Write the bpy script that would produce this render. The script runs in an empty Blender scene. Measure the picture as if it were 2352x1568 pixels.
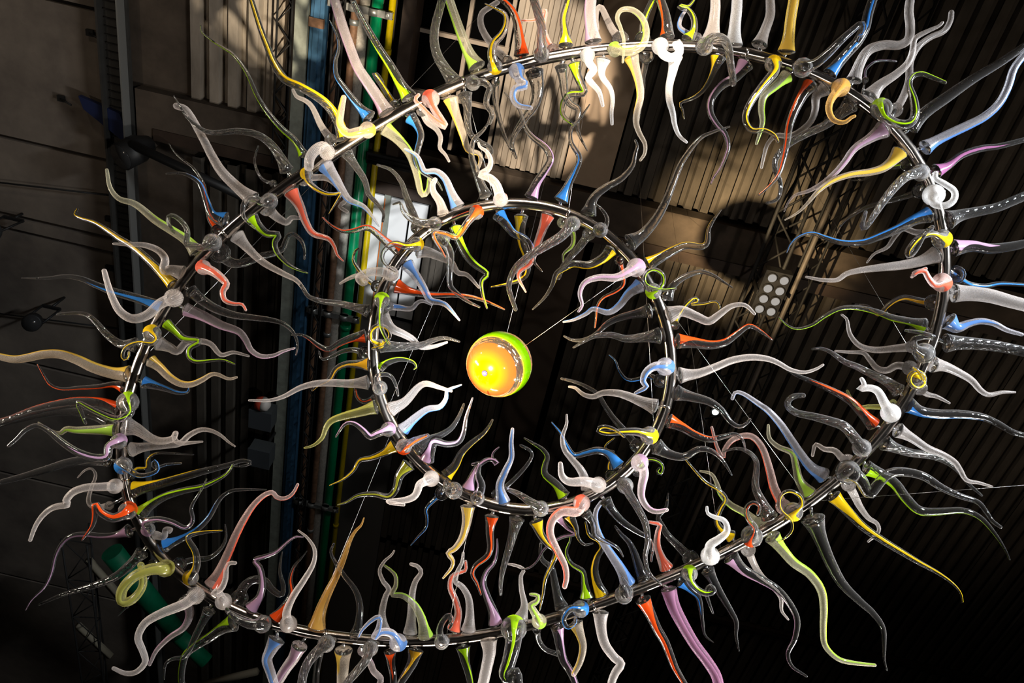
import bpy, bmesh, math, random
import numpy as np
from mathutils import Vector, Matrix
random.seed(7)
sc = bpy.context.scene
COL = sc.collection

# ---------------------------------------------------------------- camera
XC = Vector((0.97416549, -0.22583535, 0.0))
DC = Vector((-0.19267994, -0.83114603, -0.52160399))
UC = Vector((0.11779662, 0.5081286, -0.85318772))
cam_d = bpy.data.cameras.new('camera')
cam = bpy.data.objects.new('camera', cam_d); COL.objects.link(cam)
cam_d.sensor_width = 36.0
cam_d.lens = 36.0 * 1830.0 / 2352.0
cam_d.clip_start = 0.05
m = Matrix(((XC.x, XC.y, XC.z, 0), (DC.x, DC.y, DC.z, 0), (UC.x, UC.y, UC.z, 1.6), (0, 0, 0, 1)))
cam.matrix_world = m
sc.camera = cam

# ---------------------------------------------------------------- world, view, lamps
wd = bpy.data.worlds.new('night'); sc.world = wd; wd.use_nodes = True
wd.node_tree.nodes['Background'].inputs[0].default_value = (0.9, 0.8, 0.7, 1)
wd.node_tree.nodes['Background'].inputs[1].default_value = 0.003
sc.view_settings.view_transform = 'Standard'
sc.view_settings.look = 'None'
sc.view_settings.gamma = 1.0
sc.view_settings.exposure = 0.0
cy = sc.cycles
cy.max_bounces = 14; cy.diffuse_bounces = 2; cy.glossy_bounces = 4
cy.transmission_bounces = 10; cy.transparent_max_bounces = 20
cy.caustics_reflective = False; cy.caustics_refractive = False
cy.sample_clamp_indirect = 6.0; cy.sample_clamp_direct = 0.0
cy.use_denoising = True; cy.blur_glossy = 0.3

def spot(name, loc, aim, power, color, angle, blend=0.3, radius=0.06):
    d = bpy.data.lights.new(name, 'SPOT'); d.energy = power; d.color = color
    d.spot_size = math.radians(angle); d.spot_blend = blend; d.shadow_soft_size = radius
    o = bpy.data.objects.new(name, d); COL.objects.link(o); o.location = loc
    o.rotation_euler = (Vector(aim) - Vector(loc)).to_track_quat('-Z', 'Y').to_euler()
    return o
def softbox(name, loc, aim, power, color, sx, sy, spread=64):
    d = bpy.data.lights.new(name, 'AREA'); d.energy = power; d.color = color; d.shape = 'RECTANGLE'
    d.size = sx; d.size_y = sy; d.spread = math.radians(spread)
    o = bpy.data.objects.new(name, d); COL.objects.link(o); o.location = loc
    o.rotation_euler = (Vector(aim) - Vector(loc)).to_track_quat('-Z', 'Y').to_euler()
    return o
# follow spot that throws the round shadow of the ball on the ceiling
spot('ball_spotlight', (-0.97, 1.45, 2.40), (2.03, 2.70, 9.0), 6800, (1.0, 0.74, 0.42), 17, 1.0, 0.025)
# profile spots from the floor that put the patterned patches on the roof at upper left
spot('gobo_spotlight', (0.9, -1.2, 1.0), (-0.45, 1.85, 9.0), 4800, (1.0, 0.84, 0.66), 12, 0.35, 0.03)
spot('gobo_spotlight', (1.2, 0.9, 1.2), (-2.55, 1.35, 9.0), 4600, (1.0, 0.86, 0.66), 13, 0.6, 0.03)
spot('gobo_spotlight', (0.56, 0.77, 1.0), (-1.45, 3.7, 9.0), 3000, (0.92, 0.96, 1.0), 8.5, 0.3, 0.03)
spot('wall_wash', (-4.3, -0.6, 6.6), (-5.6, 2.2, 9.0), 38, (1.0, 0.85, 0.65), 60, 1.0, 0.1)
# added unseen area lights at ring height for long highlights; two small floor spots
softbox('added_strip', (4.2, -0.8, 4.6), (0.3, 1.9, 4.5), 105, (0.90, 0.95, 1.0), .35, 1.3)
softbox('added_strip', (3.7, 3.4, 3.2), (0.4, 2.2, 4.3), 52, (1.0, 0.96, 0.92), .3, 1.3)
softbox('added_strip', (-4.0, 2.2, 3.7), (0.0, 2.0, 4.2), 24, (1.0, 0.86, 0.72), .3, 1.3)
softbox('added_strip', (0.2, 5.6, 3.1), (0.0, 2.1, 4.2), 30, (1.0, 0.90, 0.80), 1.3, .3)
softbox('added_strip', (-0.6, -2.6, 5.0), (0.0, 1.6, 4.5), 34, (1.0, 0.86, 0.72), 1.3, .3)
spot('added_roof_fill', (6.0, 5.5, 0.6), (4.2, 1.4, 9.0), 250, (1.0, 0.84, 0.68), 75, 1.0, 0.1)  # unseen fill spots added to lift the dark roof
spot('added_roof_fill', (-6.0, 1.0, 0.6), (-5.0, 1.2, 9.0), 170, (1.0, 0.84, 0.68), 55, 1.0, 0.1)
spot('added_sparkle_spot', (3.9, 1.2, 4.1), (0.3, 1.9, 4.5), 60, (0.95, 0.97, 1.0), 75, 0.6, 0.025)  # small unseen spots added for crisp sparkle on the glass
spot('added_sparkle_spot', (2.6, 4.9, 3.2), (0.3, 1.9, 4.5), 60, (1.0, 0.96, 0.9), 65, 0.6, 0.025)
spot('added_sparkle_spot', (-3.6, 0.4, 4.4), (0.0, 1.9, 4.4), 40, (1.0, 0.9, 0.8), 75, 0.6, 0.025)
spot('floor_spotlight', (1.5, 0.2, 0.6), (0.5, 1.8, 4.5), 105, (1.0, 0.95, 0.9), 55, 0.8, 0.035)
spot('floor_spotlight', (-1.2, 2.6, 0.6), (0.0, 1.8, 4.5), 55, (1.0, 0.90, 0.82), 55, 0.8, 0.035)

# ---------------------------------------------------------------- materials
def mat(name):
    mt = bpy.data.materials.new(name); mt.use_nodes = True
    nt = mt.node_tree; nt.nodes.clear()
    return mt, nt, nt.nodes, nt.links
def N(nt, t, **kw):
    n = nt.nodes.new(t)
    for k, v in kw.items(): setattr(n, k, v)
    return n
def principled(nt, color=(.5, .5, .5), rough=.5, metal=0., trans=0., ior=1.45, coat=0., spec=.5):
    b = N(nt, 'ShaderNodeBsdfPrincipled')
    b.inputs['Base Color'].default_value = (*color, 1); b.inputs['Roughness'].default_value = rough
    b.inputs['Metallic'].default_value = metal; b.inputs['Transmission Weight'].default_value = trans
    b.inputs['IOR'].default_value = ior; b.inputs['Coat Weight'].default_value = coat
    b.inputs['Specular IOR Level'].default_value = spec
    return b
def plain(name, color, rough=.6, metal=0., noise=0., nscale=4., bump=0., detail=6., stretch=None, color2=None):
    mt, nt, ns, ln = mat(name)
    out = N(nt, 'ShaderNodeOutputMaterial'); b = principled(nt, color, rough, metal)
    ln.new(b.outputs[0], out.inputs[0])
    if noise > 0:
        tc = N(nt, 'ShaderNodeTexCoord'); mp = N(nt, 'ShaderNodeMapping'); ln.new(tc.outputs['Object'], mp.inputs[0])
        if stretch: mp.inputs['Scale'].default_value = stretch
        no = N(nt, 'ShaderNodeTexNoise'); no.inputs['Scale'].default_value = nscale; no.inputs['Detail'].default_value = detail
        no.inputs['Roughness'].default_value = .62
        ln.new(mp.outputs[0], no.inputs['Vector'])
        cr = N(nt, 'ShaderNodeValToRGB'); ln.new(no.outputs[0], cr.inputs[0])
        c2 = color2 or tuple(c * (1 - noise) for c in color)
        cr.color_ramp.elements[0].position = .32; cr.color_ramp.elements[0].color = (*c2, 1)
        cr.color_ramp.elements[1].position = .68; cr.color_ramp.elements[1].color = (*color, 1)
        ln.new(cr.outputs[0], b.inputs['Base Color'])
        if bump:
            bp = N(nt, 'ShaderNodeBump'); bp.inputs['Strength'].default_value = bump; bp.inputs['Distance'].default_value = .02
            ln.new(no.outputs[0], bp.inputs['Height']); ln.new(bp.outputs[0], b.inputs['Normal'])
    return mt
def emitter(name, color, strength):
    mt, nt, ns, ln = mat(name); out = N(nt, 'ShaderNodeOutputMaterial'); e = N(nt, 'ShaderNodeEmission')
    e.inputs[0].default_value = (*color, 1); e.inputs[1].default_value = strength; ln.new(e.outputs[0], out.inputs[0])
    return mt
def uvwave(nt, ln, around, along, amp=1.0):
    """a wave over the UV map of a horn: stripes around the tube that twist along it"""
    uv = N(nt, 'ShaderNodeUVMap'); sp = N(nt, 'ShaderNodeSeparateXYZ'); ln.new(uv.outputs[0], sp.inputs[0])
    a = N(nt, 'ShaderNodeMath', operation='MULTIPLY'); a.inputs[1].default_value = around * 2 * math.pi; ln.new(sp.outputs[0], a.inputs[0])
    b = N(nt, 'ShaderNodeMath', operation='MULTIPLY_ADD'); b.inputs[1].default_value = along; ln.new(sp.outputs[1], b.inputs[0]); ln.new(a.outputs[0], b.inputs[2])
    s = N(nt, 'ShaderNodeMath', operation='SINE'); ln.new(b.outputs[0], s.inputs[0])
    return s
def clear_glass(name, textured=False, tint=(1, 1, 1), rough=.01, edge_glow=.38):
    mt, nt, ns, ln = mat(name); out = N(nt, 'ShaderNodeOutputMaterial')
    b = principled(nt, tint, rough, trans=1., ior=1.46); edge_white = principled(nt, (.85, .83, .81), .25, coat=.5); lw = N(nt, 'ShaderNodeLayerWeight'); lw.inputs[0].default_value = .5  # white at grazing angles paints in the light that glass edges collect
    pw = N(nt, 'ShaderNodeMath', operation='POWER'); pw.inputs[1].default_value = 3.5; ln.new(lw.outputs['Facing'], pw.inputs[0])
    ma = N(nt, 'ShaderNodeMath', operation='MULTIPLY_ADD'); ma.inputs[1].default_value = edge_glow; ma.inputs[2].default_value = .012; ln.new(pw.outputs[0], ma.inputs[0])
    mx = N(nt, 'ShaderNodeMixShader'); ln.new(ma.outputs[0], mx.inputs[0]); ln.new(b.outputs[0], mx.inputs[1]); ln.new(edge_white.outputs[0], mx.inputs[2]); ln.new(mx.outputs[0], out.inputs[0])
    tc = N(nt, 'ShaderNodeTexCoord'); no = N(nt, 'ShaderNodeTexNoise'); ln.new(tc.outputs['Object'], no.inputs['Vector'])
    no.inputs['Scale'].default_value = 38. if not textured else 60.
    no.inputs['Detail'].default_value = 1.5
    bp = N(nt, 'ShaderNodeBump'); bp.inputs['Distance'].default_value = .006; bp.inputs['Strength'].default_value = .35
    h = no.outputs[0]
    if textured:
        w = uvwave(nt, ln, 9, 16.)
        ad = N(nt, 'ShaderNodeMath', operation='MULTIPLY_ADD'); ad.inputs[1].default_value = .35
        ln.new(w.outputs[0], ad.inputs[0]); ln.new(no.outputs[0], ad.inputs[2]); h = ad.outputs[0]
        bp.inputs['Strength'].default_value = .6
    ln.new(h, bp.inputs['Height']); ln.new(bp.outputs[0], b.inputs['Normal'])
    return mt
def frosted_glass(name, color, ribs=False, lo=.38, hi=.92):
    mt, nt, ns, ln = mat(name); out = N(nt, 'ShaderNodeOutputMaterial')
    b = principled(nt, color, .32, coat=.35); b.inputs['Coat Roughness'].default_value = .12
    tl = N(nt, 'ShaderNodeBsdfTranslucent'); tl.inputs[0].default_value = (*color, 1)
    m1 = N(nt, 'ShaderNodeMixShader'); m1.inputs[0].default_value = .45; ln.new(b.outputs[0], m1.inputs[1]); ln.new(tl.outputs[0], m1.inputs[2])
    tr = N(nt, 'ShaderNodeBsdfTransparent')
    m2 = N(nt, 'ShaderNodeMixShader'); ln.new(tr.outputs[0], m2.inputs[1]); ln.new(m1.outputs[0], m2.inputs[2])
    lw = N(nt, 'ShaderNodeLayerWeight'); lw.inputs[0].default_value = .45
    mr = N(nt, 'ShaderNodeMapRange'); mr.inputs[3].default_value = lo; mr.inputs[4].default_value = hi
    ln.new(lw.outputs['Facing'], mr.inputs[0])
    tc = N(nt, 'ShaderNodeTexCoord'); no = N(nt, 'ShaderNodeTexNoise'); ln.new(tc.outputs['Object'], no.inputs['Vector'])
    no.inputs['Scale'].default_value = 420.; no.inputs['Detail'].default_value = 1.
    mu = N(nt, 'ShaderNodeMapRange'); mu.inputs[1].default_value = .3; mu.inputs[2].default_value = .7
    mu.inputs[3].default_value = .55; mu.inputs[4].default_value = 1.25
    src = no.outputs[0]
    if ribs:
        w = uvwave(nt, ln, 20, 9.); src = w.outputs[0]
        mu.inputs[1].default_value = -1.; mu.inputs[2].default_value = 1.; mu.inputs[3].default_value = .55; mu.inputs[4].default_value = 1.2
        bp = N(nt, 'ShaderNodeBump'); bp.inputs['Strength'].default_value = .4; bp.inputs['Distance'].default_value = .003
        ln.new(src, bp.inputs['Height']); ln.new(bp.outputs[0], b.inputs['Normal'])
    ln.new(src, mu.inputs[0])
    mm = N(nt, 'ShaderNodeMath', operation='MULTIPLY'); mm.use_clamp = True
    ln.new(mr.outputs[0], mm.inputs[0]); ln.new(mu.outputs[0], mm.inputs[1]); ln.new(mm.outputs[0], m2.inputs[0])
    ln.new(m2.outputs[0], out.inputs[0])
    return mt
def colour_glass(name, color, alpha=1.0, trans=.4):
    mt, nt, ns, ln = mat(name); out = N(nt, 'ShaderNodeOutputMaterial')
    b = principled(nt, color, .16, coat=.6, spec=.5); b.inputs['Coat Roughness'].default_value = .04
    tl = N(nt, 'ShaderNodeBsdfTranslucent'); tl.inputs[0].default_value = (*color, 1)
    m1 = N(nt, 'ShaderNodeMixShader'); m1.inputs[0].default_value = trans; ln.new(b.outputs[0], m1.inputs[1]); ln.new(tl.outputs[0], m1.inputs[2])
    if alpha < 1:
        tr = N(nt, 'ShaderNodeBsdfTransparent'); tr.inputs[0].default_value = (*[c ** .3 for c in color], 1)
        m2 = N(nt, 'ShaderNodeMixShader'); m2.inputs[0].default_value = alpha
        ln.new(tr.outputs[0], m2.inputs[1]); ln.new(m1.outputs[0], m2.inputs[2]); ln.new(m2.outputs[0], out.inputs[0])
    else:
        ln.new(m1.outputs[0], out.inputs[0])
    return mt
COLS = {'g': (.45, .80, .01), 'G': (.42, .42, .03), 'b': (.04, .23, .66), 'o': (.95, .09, .01), 'p': (.56, .33, .50),
        'P': (.36, .13, .28), 'y': (.95, .62, .01), 'Y': (.80, .52, .01), 'a': (.75, .40, .02)}
M = {'clear': clear_glass('clear_glass'), 'twist': clear_glass('twisted_clear_glass', True)}
M['steel'] = plain('polished_steel', (.66, .59, .53), .17, 1.)
M['peg'] = plain('peg_metal', (.7, .7, .7), .2, 1.)
WHITE = (.60, .545, .51)
def body_mat(fin, c):
    if fin == 'c': return M['clear']
    if fin == 't': return M['twist']
    tint = WHITE if fin != 'w' else (.72, .70, .68)
    key = fin + (c if c in 'gGboyYaPp' else 'n')
    if key not in M:
        if c in COLS:
            k = {'G': .75, 'P': .85, 'a': .75, 'Y': .85}.get(c, .14)
            cc = (.42, .42, .1) if c == 'g' else COLS[c]
            if c == 'g': k = .4
            tint = tuple(a * (1 - k) + b * k for a, b in zip(tint, cc))
        M[key] = frosted_glass('frosted_glass_' + key, tint, fin == 'r', .5 if fin == 'w' else .26, .95 if fin == 'w' else .92)
    return M[key]
STREAK = {k: colour_glass('colour_' + k, v, 1.0) for k, v in COLS.items()}
STREAKF = {k: colour_glass('colour_soft_' + k, tuple(.85 * a + .15 * b for a, b in zip(v, WHITE)), .8) for k, v in COLS.items()}

# ---------------------------------------------------------------- mesh helpers
def mesh_obj(name, verts, faces, material, parent=None, smooth=True, uvs=None):
    me = bpy.data.meshes.new(name); me.from_pydata([tuple(v) for v in verts], [], faces); me.update()
    if smooth: me.polygons.foreach_set('use_smooth', [True] * len(me.polygons))
    if uvs is not None:
        lay = me.uv_layers.new(name='UVMap'); idx = np.zeros(len(me.loops), dtype=np.int32)
        me.loops.foreach_get('vertex_index', idx)
        lay.data.foreach_set('uv', np.asarray(uvs, dtype=np.float32)[idx].ravel())
    if material: me.materials.append(material)
    o = bpy.data.objects.new(name, me); COL.objects.link(o)
    if parent: o.parent = parent
    return o
def empty(name, loc=(0, 0, 0), **props):
    o = bpy.data.objects.new(name, None); COL.objects.link(o); o.location = loc; o.empty_display_size = .05
    for k, v in props.items(): o[k] = v
    return o
def tag(o, **props):
    for k, v in props.items(): o[k] = v
    return o
def boxdata(x0, x1, y0, y1, z0, z1):
    v = [(x, y, z) for z in (z0, z1) for y in (y0, y1) for x in (x0, x1)]
    f = [(0, 2, 3, 1), (4, 5, 7, 6), (0, 1, 5, 4), (2, 6, 7, 3), (0, 4, 6, 2), (1, 3, 7, 5)]
    return v, f
def box(name, x0, x1, y0, y1, z0, z1, material, parent=None):
    v, f = boxdata(x0, x1, y0, y1, z0, z1)
    return mesh_obj(name, v, f, material, parent, smooth=False)
def merge(parts):
    V, Fc = [], []
    for v, f in parts:
        n = len(V); V += [tuple(a) for a in v]; Fc += [tuple(i + n for i in q) for q in f]
    return V, Fc
def cyl_data(a, b, r, n=12, r2=None, cap=True):
    a, b = Vector(a), Vector(b); d = (b - a).normalized(); u = d.orthogonal().normalized(); w = d.cross(u); r2 = r if r2 is None else r2
    V = [a + (u * math.cos(2 * math.pi * i / n) + w * math.sin(2 * math.pi * i / n)) * r for i in range(n)]
    V += [b + (u * math.cos(2 * math.pi * i / n) + w * math.sin(2 * math.pi * i / n)) * r2 for i in range(n)]
    Fc = [(i, (i + 1) % n, n + (i + 1) % n, n + i) for i in range(n)]
    if cap: Fc += [tuple(range(n - 1, -1, -1)), tuple(range(n, 2 * n))]
    return V, Fc
def cyl(name, a, b, r, material, parent=None, n=12, r2=None):
    v, f = cyl_data(a, b, r, n, r2); o = mesh_obj(name, v, f, material, parent, smooth=False)
    for p in o.data.polygons:
        if len(p.vertices) == 4: p.use_smooth = True
    return o
def lathe(prof, c, d, n=20):
    """profile of (distance along d, radius) turned about the axis d through c"""
    c, d = Vector(c), Vector(d).normalized(); u = d.orthogonal().normalized(); w = d.cross(u)
    V, Fc = [], []
    for h, r in prof:
        for i in range(n):
            a = 2 * math.pi * i / n; V.append(c + d * h + (u * math.cos(a) + w * math.sin(a)) * r)
    for k in range(len(prof) - 1):
        for i in range(n): Fc.append((k * n + i, k * n + (i + 1) % n, (k + 1) * n + (i + 1) % n, (k + 1) * n + i))
    Fc.append(tuple(range(n - 1, -1, -1))); Fc.append(tuple(range((len(prof) - 1) * n, len(prof) * n)))
    return V, Fc

# ---------------------------------------------------------------- the building
conc = plain('stained_concrete', (.27, .225, .18), .85, noise=.6, nscale=1.1, bump=.3, color2=(.12, .098, .082))
dark_conc = plain('brown_concrete', (.12, .09, .065), .85, noise=.6, nscale=2.2, bump=.2)
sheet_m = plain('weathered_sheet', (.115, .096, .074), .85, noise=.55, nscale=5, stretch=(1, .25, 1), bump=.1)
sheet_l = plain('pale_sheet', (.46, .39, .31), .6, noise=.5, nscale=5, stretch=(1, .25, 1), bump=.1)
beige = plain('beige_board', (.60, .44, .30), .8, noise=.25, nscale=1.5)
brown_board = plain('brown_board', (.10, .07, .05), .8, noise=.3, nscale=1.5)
black_m = plain('black_paint', (.012, .012, .012), .5)
void_m = plain('black_void', (.002, .002, .002), 1.)
void_m.node_tree.nodes['Principled BSDF'].inputs['Specular IOR Level'].default_value = 0.
iron = plain('dark_iron', (.018, .017, .016), .7, .2, noise=.3, nscale=20)
galv = plain('galvanised_steel', (.50, .50, .47), .4, .7, noise=.3, nscale=25)
green_p = plain('green_paint', (.0, .27, .10), .3, noise=.15, nscale=30)
yellow_p = plain('yellow_paint', (.72, .52, .0), .35, noise=.2, nscale=40)
blue_p = plain('blue_paint', (.055, .15, .27), .4, noise=.3, nscale=12)
sage_p = plain('sage_paint', (.33, .35, .29), .5, noise=.35, nscale=10)
rust = plain('rusty_pipe', (.30, .16, .09), .6, .2, noise=.5, nscale=18, bump=.2)
wrap_m = plain('wrapped_insulation', (.52, .47, .40), .7, noise=.35, nscale=30, bump=.6)
brown_st = plain('brown_steel', (.06, .038, .026), .6, noise=.4, nscale=8)
pale_bar = plain('pale_glazing_bar', (.34, .28, .22), .6)
white_board = plain('white_board', (.90, .89, .87), .6)
floor_m = plain('dark_floor', (.035, .033, .03), .6, noise=.3, nscale=2)

box('floor', -10, 11, -6, 19, -.2, 0, floor_m)['kind'] = 'structure'
for nm, a in (('wall_left', (-10.2, -10, -6, 19)), ('wall_right', (11, 11.2, -6, 19)), ('wall_back', (-10, 11, -6.2, -6)), ('wall_front', (-10, 11, 19, 19.2))):
    box(nm, *a, 0, 9.5, dark_conc)['kind'] = 'structure'
ceiling = empty('ceiling', (0, 0, 9.0), kind='structure', label='dark factory roof of corrugated sheets, concrete and glazing')
box('roof_deck', -10, 11, -6, 19, .35, .5, void_m, ceiling)

def corrugated(name, x0, x1, y0, y1, material, pitch=.15, depth=.045, z=0., parent=ceiling):
    """one trapezoid-ribbed sheet with real folds, ribs running along y"""
    n = max(1, round((x1 - x0) / pitch)); p = (x1 - x0) / n; xs = []
    for k in range(n):
        b = x0 + k * p
        xs += [(b, 0), (b + p * .50, 0), (b + p * .58, depth), (b + p * .92, depth)]
    xs.append((x1, 0))
    V = [(x, y, z + h) for y in (y0, y1) for x, h in xs]; m_ = len(xs)
    V += [(x, y, z + h + .006) for y in (y0, y1) for x, h in xs]
    Fc = [(i, i + 1, m_ + i + 1, m_ + i) for i in range(m_ - 1)] + [(2 * m_ + i, 3 * m_ + i, 3 * m_ + i + 1, 2 * m_ + i + 1) for i in range(m_ - 1)]
    return mesh_obj(name, V, Fc, material, parent, smooth=False)
# left: concrete slabs with open joints, x < -4.33
for y0, y1 in ((-4, 2.02), (2.06, 3.49), (3.53, 4.38), (4.43, 4.56), (4.61, 6.35), (6.4, 8.3), (8.35, 10.4), (10.45, 18)):
    for x0, x1 in ((-10, -4.34),):
        box('concrete_slab', x0, x1, y0, y1, 0, .2, conc, ceiling)
# strip between the channel and the sheets
box('concrete_slab', -4.34, -3.55, -4, 18, .05, .25, dark_conc, ceiling)
for x0, x1 in ((-3.55, -3.01), (-3.0, -2.46)):
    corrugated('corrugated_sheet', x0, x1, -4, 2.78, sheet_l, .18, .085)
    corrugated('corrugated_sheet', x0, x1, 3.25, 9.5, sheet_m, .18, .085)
    corrugated('corrugated_sheet', x0, x1, 9.6, 18, sheet_m, .18, .085)
# behind the pipes
corrugated('corrugated_sheet', -2.45, -1.6, -4, 2.78, sheet_m, .17, .05, .12)
corrugated('corrugated_sheet', -2.45, -1.75, 3.25, 18, sheet_m, .17, .05, .12)
# black skylight with pale glazing bars
sky = empty('skylight', (0, 0, 9.0)); sky.parent = ceiling; sky.location = (0, 0, 0)
box('dark_glass', -1.44, -.62, -4, 2.62, .12, .14, void_m, sky)
for k, y in enumerate((-1.6, -.7, .2, 1.0, 1.55, 2.1)):
    box('glazing_bar', -1.44, -.62, y, y + .035, .04, .1, pale_bar, sky)
for x in (-1.03, -.66):
    box('glazing_bar', x, x + .035, -4, 2.6, .05, .11, pale_bar, sky)
box('side_beam', -1.56, -1.445, -4, 2.75, -.22, .1, brown_st, ceiling)
# lit pale sheets, beige board, dark sheets to the right
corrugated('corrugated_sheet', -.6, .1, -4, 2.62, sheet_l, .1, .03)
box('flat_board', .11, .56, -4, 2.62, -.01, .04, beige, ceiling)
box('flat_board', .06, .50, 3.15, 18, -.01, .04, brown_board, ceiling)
x = .58
while x < 10.9:
    x1 = min(x + .9, 11)
    for y0, y1 in ((-4, 2.62), (3.15, 7.9), (8.0, 12.9), (13.0, 18)):
        corrugated('corrugated_sheet', x, x1 - .008, y0, y1, sheet_m, .15, .06)
    x += .9
for x0, x1 in ((-1.1, -.52), (-.51, .05)):
    for y0, y1 in ((3.15, 7.9), (8.0, 18)):
        corrugated('corrugated_sheet', x0, x1, y0, y1, sheet_m, .15, .06, .0)
# cross beams
for nm, y0, y1, z0 in (('cross_beam', 2.66, 3.02, -.08), ('cross_beam', 7.93, 8.0, -.04), ('cross_beam', 12.93, 13.0, -.04)):
    if z0 == -.08:
        box(nm, -3.9, 11, y0, y1, z0, .1, dark_conc if nm else None, ceiling)
        box(nm, -4.07, -3.9, y0, y1 + .2, z0, .1, dark_conc, ceiling)
        box('beam_flange', -3.9, 11, y1, y1 + .12, z0 - .015, z0 + .02, brown_st, ceiling)
    else:
        box(nm, .58, 11, y0, y1, z0, .04, brown_st, ceiling)
# bright board with a window frame beyond the beam
wn = empty('lit_board', (0, 0, 0)); wn.parent = ceiling
for x0, x1 in ((-1.74, -1.56), (-1.50, -1.31), (-1.29, -1.12)):
    box('white_panel', x0, x1, 3.2, 4.55, .0, .03, white_board, wn)
box('frame_post', -1.56, -1.50, 3.16, 4.6, -.05, .04, sage_p, wn)
box('orange_strip', -1.555, -1.548, 3.2, 4.5, -.06, -.05, plain('orange_strip', (.9, .2, .02), .5), wn)
box('end_board', -1.74, -1.11, 4.62, 12, .02, .05, plain('grey_board', (.16, .15, .14), .8), wn)

# perforated channel
ch = empty('steel_channel', (-4.2, 0, 8.86), label='dark perforated steel channel running along the left of the roof', category='steel beam')
def loc_box(name, x0, x1, y0, y1, z0, z1, material, parent):
    l = parent.location; return box(name, x0 - l.x, x1 - l.x, y0 - l.y, y1 - l.y, z0 - l.z, z1 - l.z, material, parent)
chm = plain('channel_steel', (.075, .072, .066), .5, .4, noise=.3, nscale=9)
loc_box('web', -4.33, -4.09, -3.5, 17.5, 8.90, 8.93, chm, ch)
loc_box('flange', -4.34, -4.32, -3.5, 17.5, 8.80, 8.96, chm, ch)
loc_box('flange', -4.13, -4.115, -3.5, 17.5, 8.78, 8.96, plain('edge_highlight', (.32, .32, .30), .4, .5), ch)  # paler colour paints the bright edge highlight into this flange
y = -.2
parts = []
while y < 8:
    parts.append(boxdata(-4.31 + 4.2, -4.15 + 4.2, y, y + .012, 8.885 - 8.86, 8.90 - 8.86)); y += .075
v, f = merge(parts); tag(mesh_obj('rung_rows', v, f, iron, ch, False), kind='stuff')

# long pipes and rails (each runs along the roof)
def rail(name, x0, x1, z0, z1, material, label, cat='beam', y0=-3.8, y1=17.5):
    o = empty(name, ((x0 + x1) / 2, 0, (z0 + z1) / 2), label=label, category=cat)
    loc_box('shaft', x0, x1, y0, y1, z0, z1, material, o); return o
def pipe(name, x, z, r, material, label, y0=-3.8, y1=17.5, joints=(), jm=None):
    o = empty(name, (x, 0, z), label=label, category='pipe', group='pipes along the roof')
    cyl('run', (0, y0, 0), (0, y1, 0), r, material, o, 20)
    for j in joints:
        cyl('collar', (0, j, 0), (0, j + .05, 0), r * 1.22, jm or galv, o, 20)
    return o
gb = rail('sage_beam', -2.46, -2.365, 8.72, 8.89, sage_p, 'sage-grey painted steel beam left of the blue beam')
loc_box('lip', -2.47, -2.355, -3.8, 17.5, 8.70, 8.722, sage_p, gb)
bb = rail('blue_beam', -2.345, -2.225, 8.74, 8.89, blue_p, 'blue painted steel beam beside the sage beam')
loc_box('lip', -2.31, -2.26, -3.8, 17.5, 8.72, 8.74, blue_p, bb)
loc_box('rust_joint', -2.35, -2.22, 1.60, 1.68, 8.71, 8.75, rust, bb)
pipe('rusty_pipe', -2.12, 8.83, .035, rust, 'thin rusty pipe beside the blue beam', joints=(1.55, 4.6, 7.4))
pipe('rusty_pipe', -1.97, 8.78, .034, rust, 'rusty pipe pressed against the white wrapped pipe', joints=(1.55, 4.8, 7.8))
pipe('wrapped_pipe', -1.915, 8.84, .055, wrap_m, 'pipe wrapped in dirty white insulation between rusty and green pipes')
pipe('green_pipe', -1.795, 8.84, .050, green_p, 'glossy green pipe running the length of the roof', joints=(4.7,), jm=green_p)
pipe('yellow_pipe', -1.67, 8.86, .030, yellow_p, 'thin yellow gas pipe to the right of the green one', joints=(1.75, 4.75, 7.7), jm=yellow_p)
for i, yy in enumerate((1.45, 4.55, 7.35)):
    br = empty('pipe_bracket', (-1.92, yy, 8.80), label=('perforated pipe bracket across the pipes at the top of the view', 'pipe bracket across the pipes level with the small ring', 'pipe bracket across the pipes low in the view')[i], category='bracket', group='pipe brackets')
    rows_ = []
    for a, b in ((-.28, .29),):
        box('strap', a, b, -.025, .025, -.07, -.058, galv, br)
        for s in (-1, 1):
            box('strap_edge', a, b, s * .027 - .003, s * .027 + .003, -.072, -.03, galv, br)
    for xx in (-.22, -.06, .12, .245):
        cyl('clamp', (xx, -.03, -.05), (xx, .03, -.05), .03 if xx > .2 else .045, galv, br, 14)
        cyl('bolt', (xx, 0, -.085), (xx, 0, -.07), .012, galv, br, 6)

# lattice trusses
def lattice(name, x, z, w, h, y0, y1, step, label, rc=.016, material=iron):
    o = empty(name, (x, (y0 + y1) / 2, z), label=label, category='truss', group='lattice lighting trusses')
    ym = (y0 + y1) / 2
    chords = [(-w / 2, 0), (w / 2, 0), (0, h)] if h > 0 else [(-w / 2, 0), (w / 2, 0)]
    for cx, cz in chords: cyl('chord', (cx, y0 - ym, cz), (cx, y1 - ym, cz), rc, material, o, 10)
    k = 0; yy = y0; 
    while yy + step <= y1:
        a, b = yy - ym, yy + step - ym
        for p, q in ([(0, 1)] if len(chords) == 2 else [(0, 1), (0, 2), (1, 2)]):
            (ax, az), (bx, bz) = chords[p], chords[q]
            if k % 2: (ax, az), (bx, bz) = (bx, bz), (ax, az)
            cyl('brace', (ax, a, az), (bx, b, bz), rc * .6, material, o, 6)
        yy += step; k += 1
    return o
lattice('lighting_truss', -2.04, 8.55, .09, .09, -1.0, 11, .16, 'narrow black lattice truss among the pipes', .010)
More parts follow.
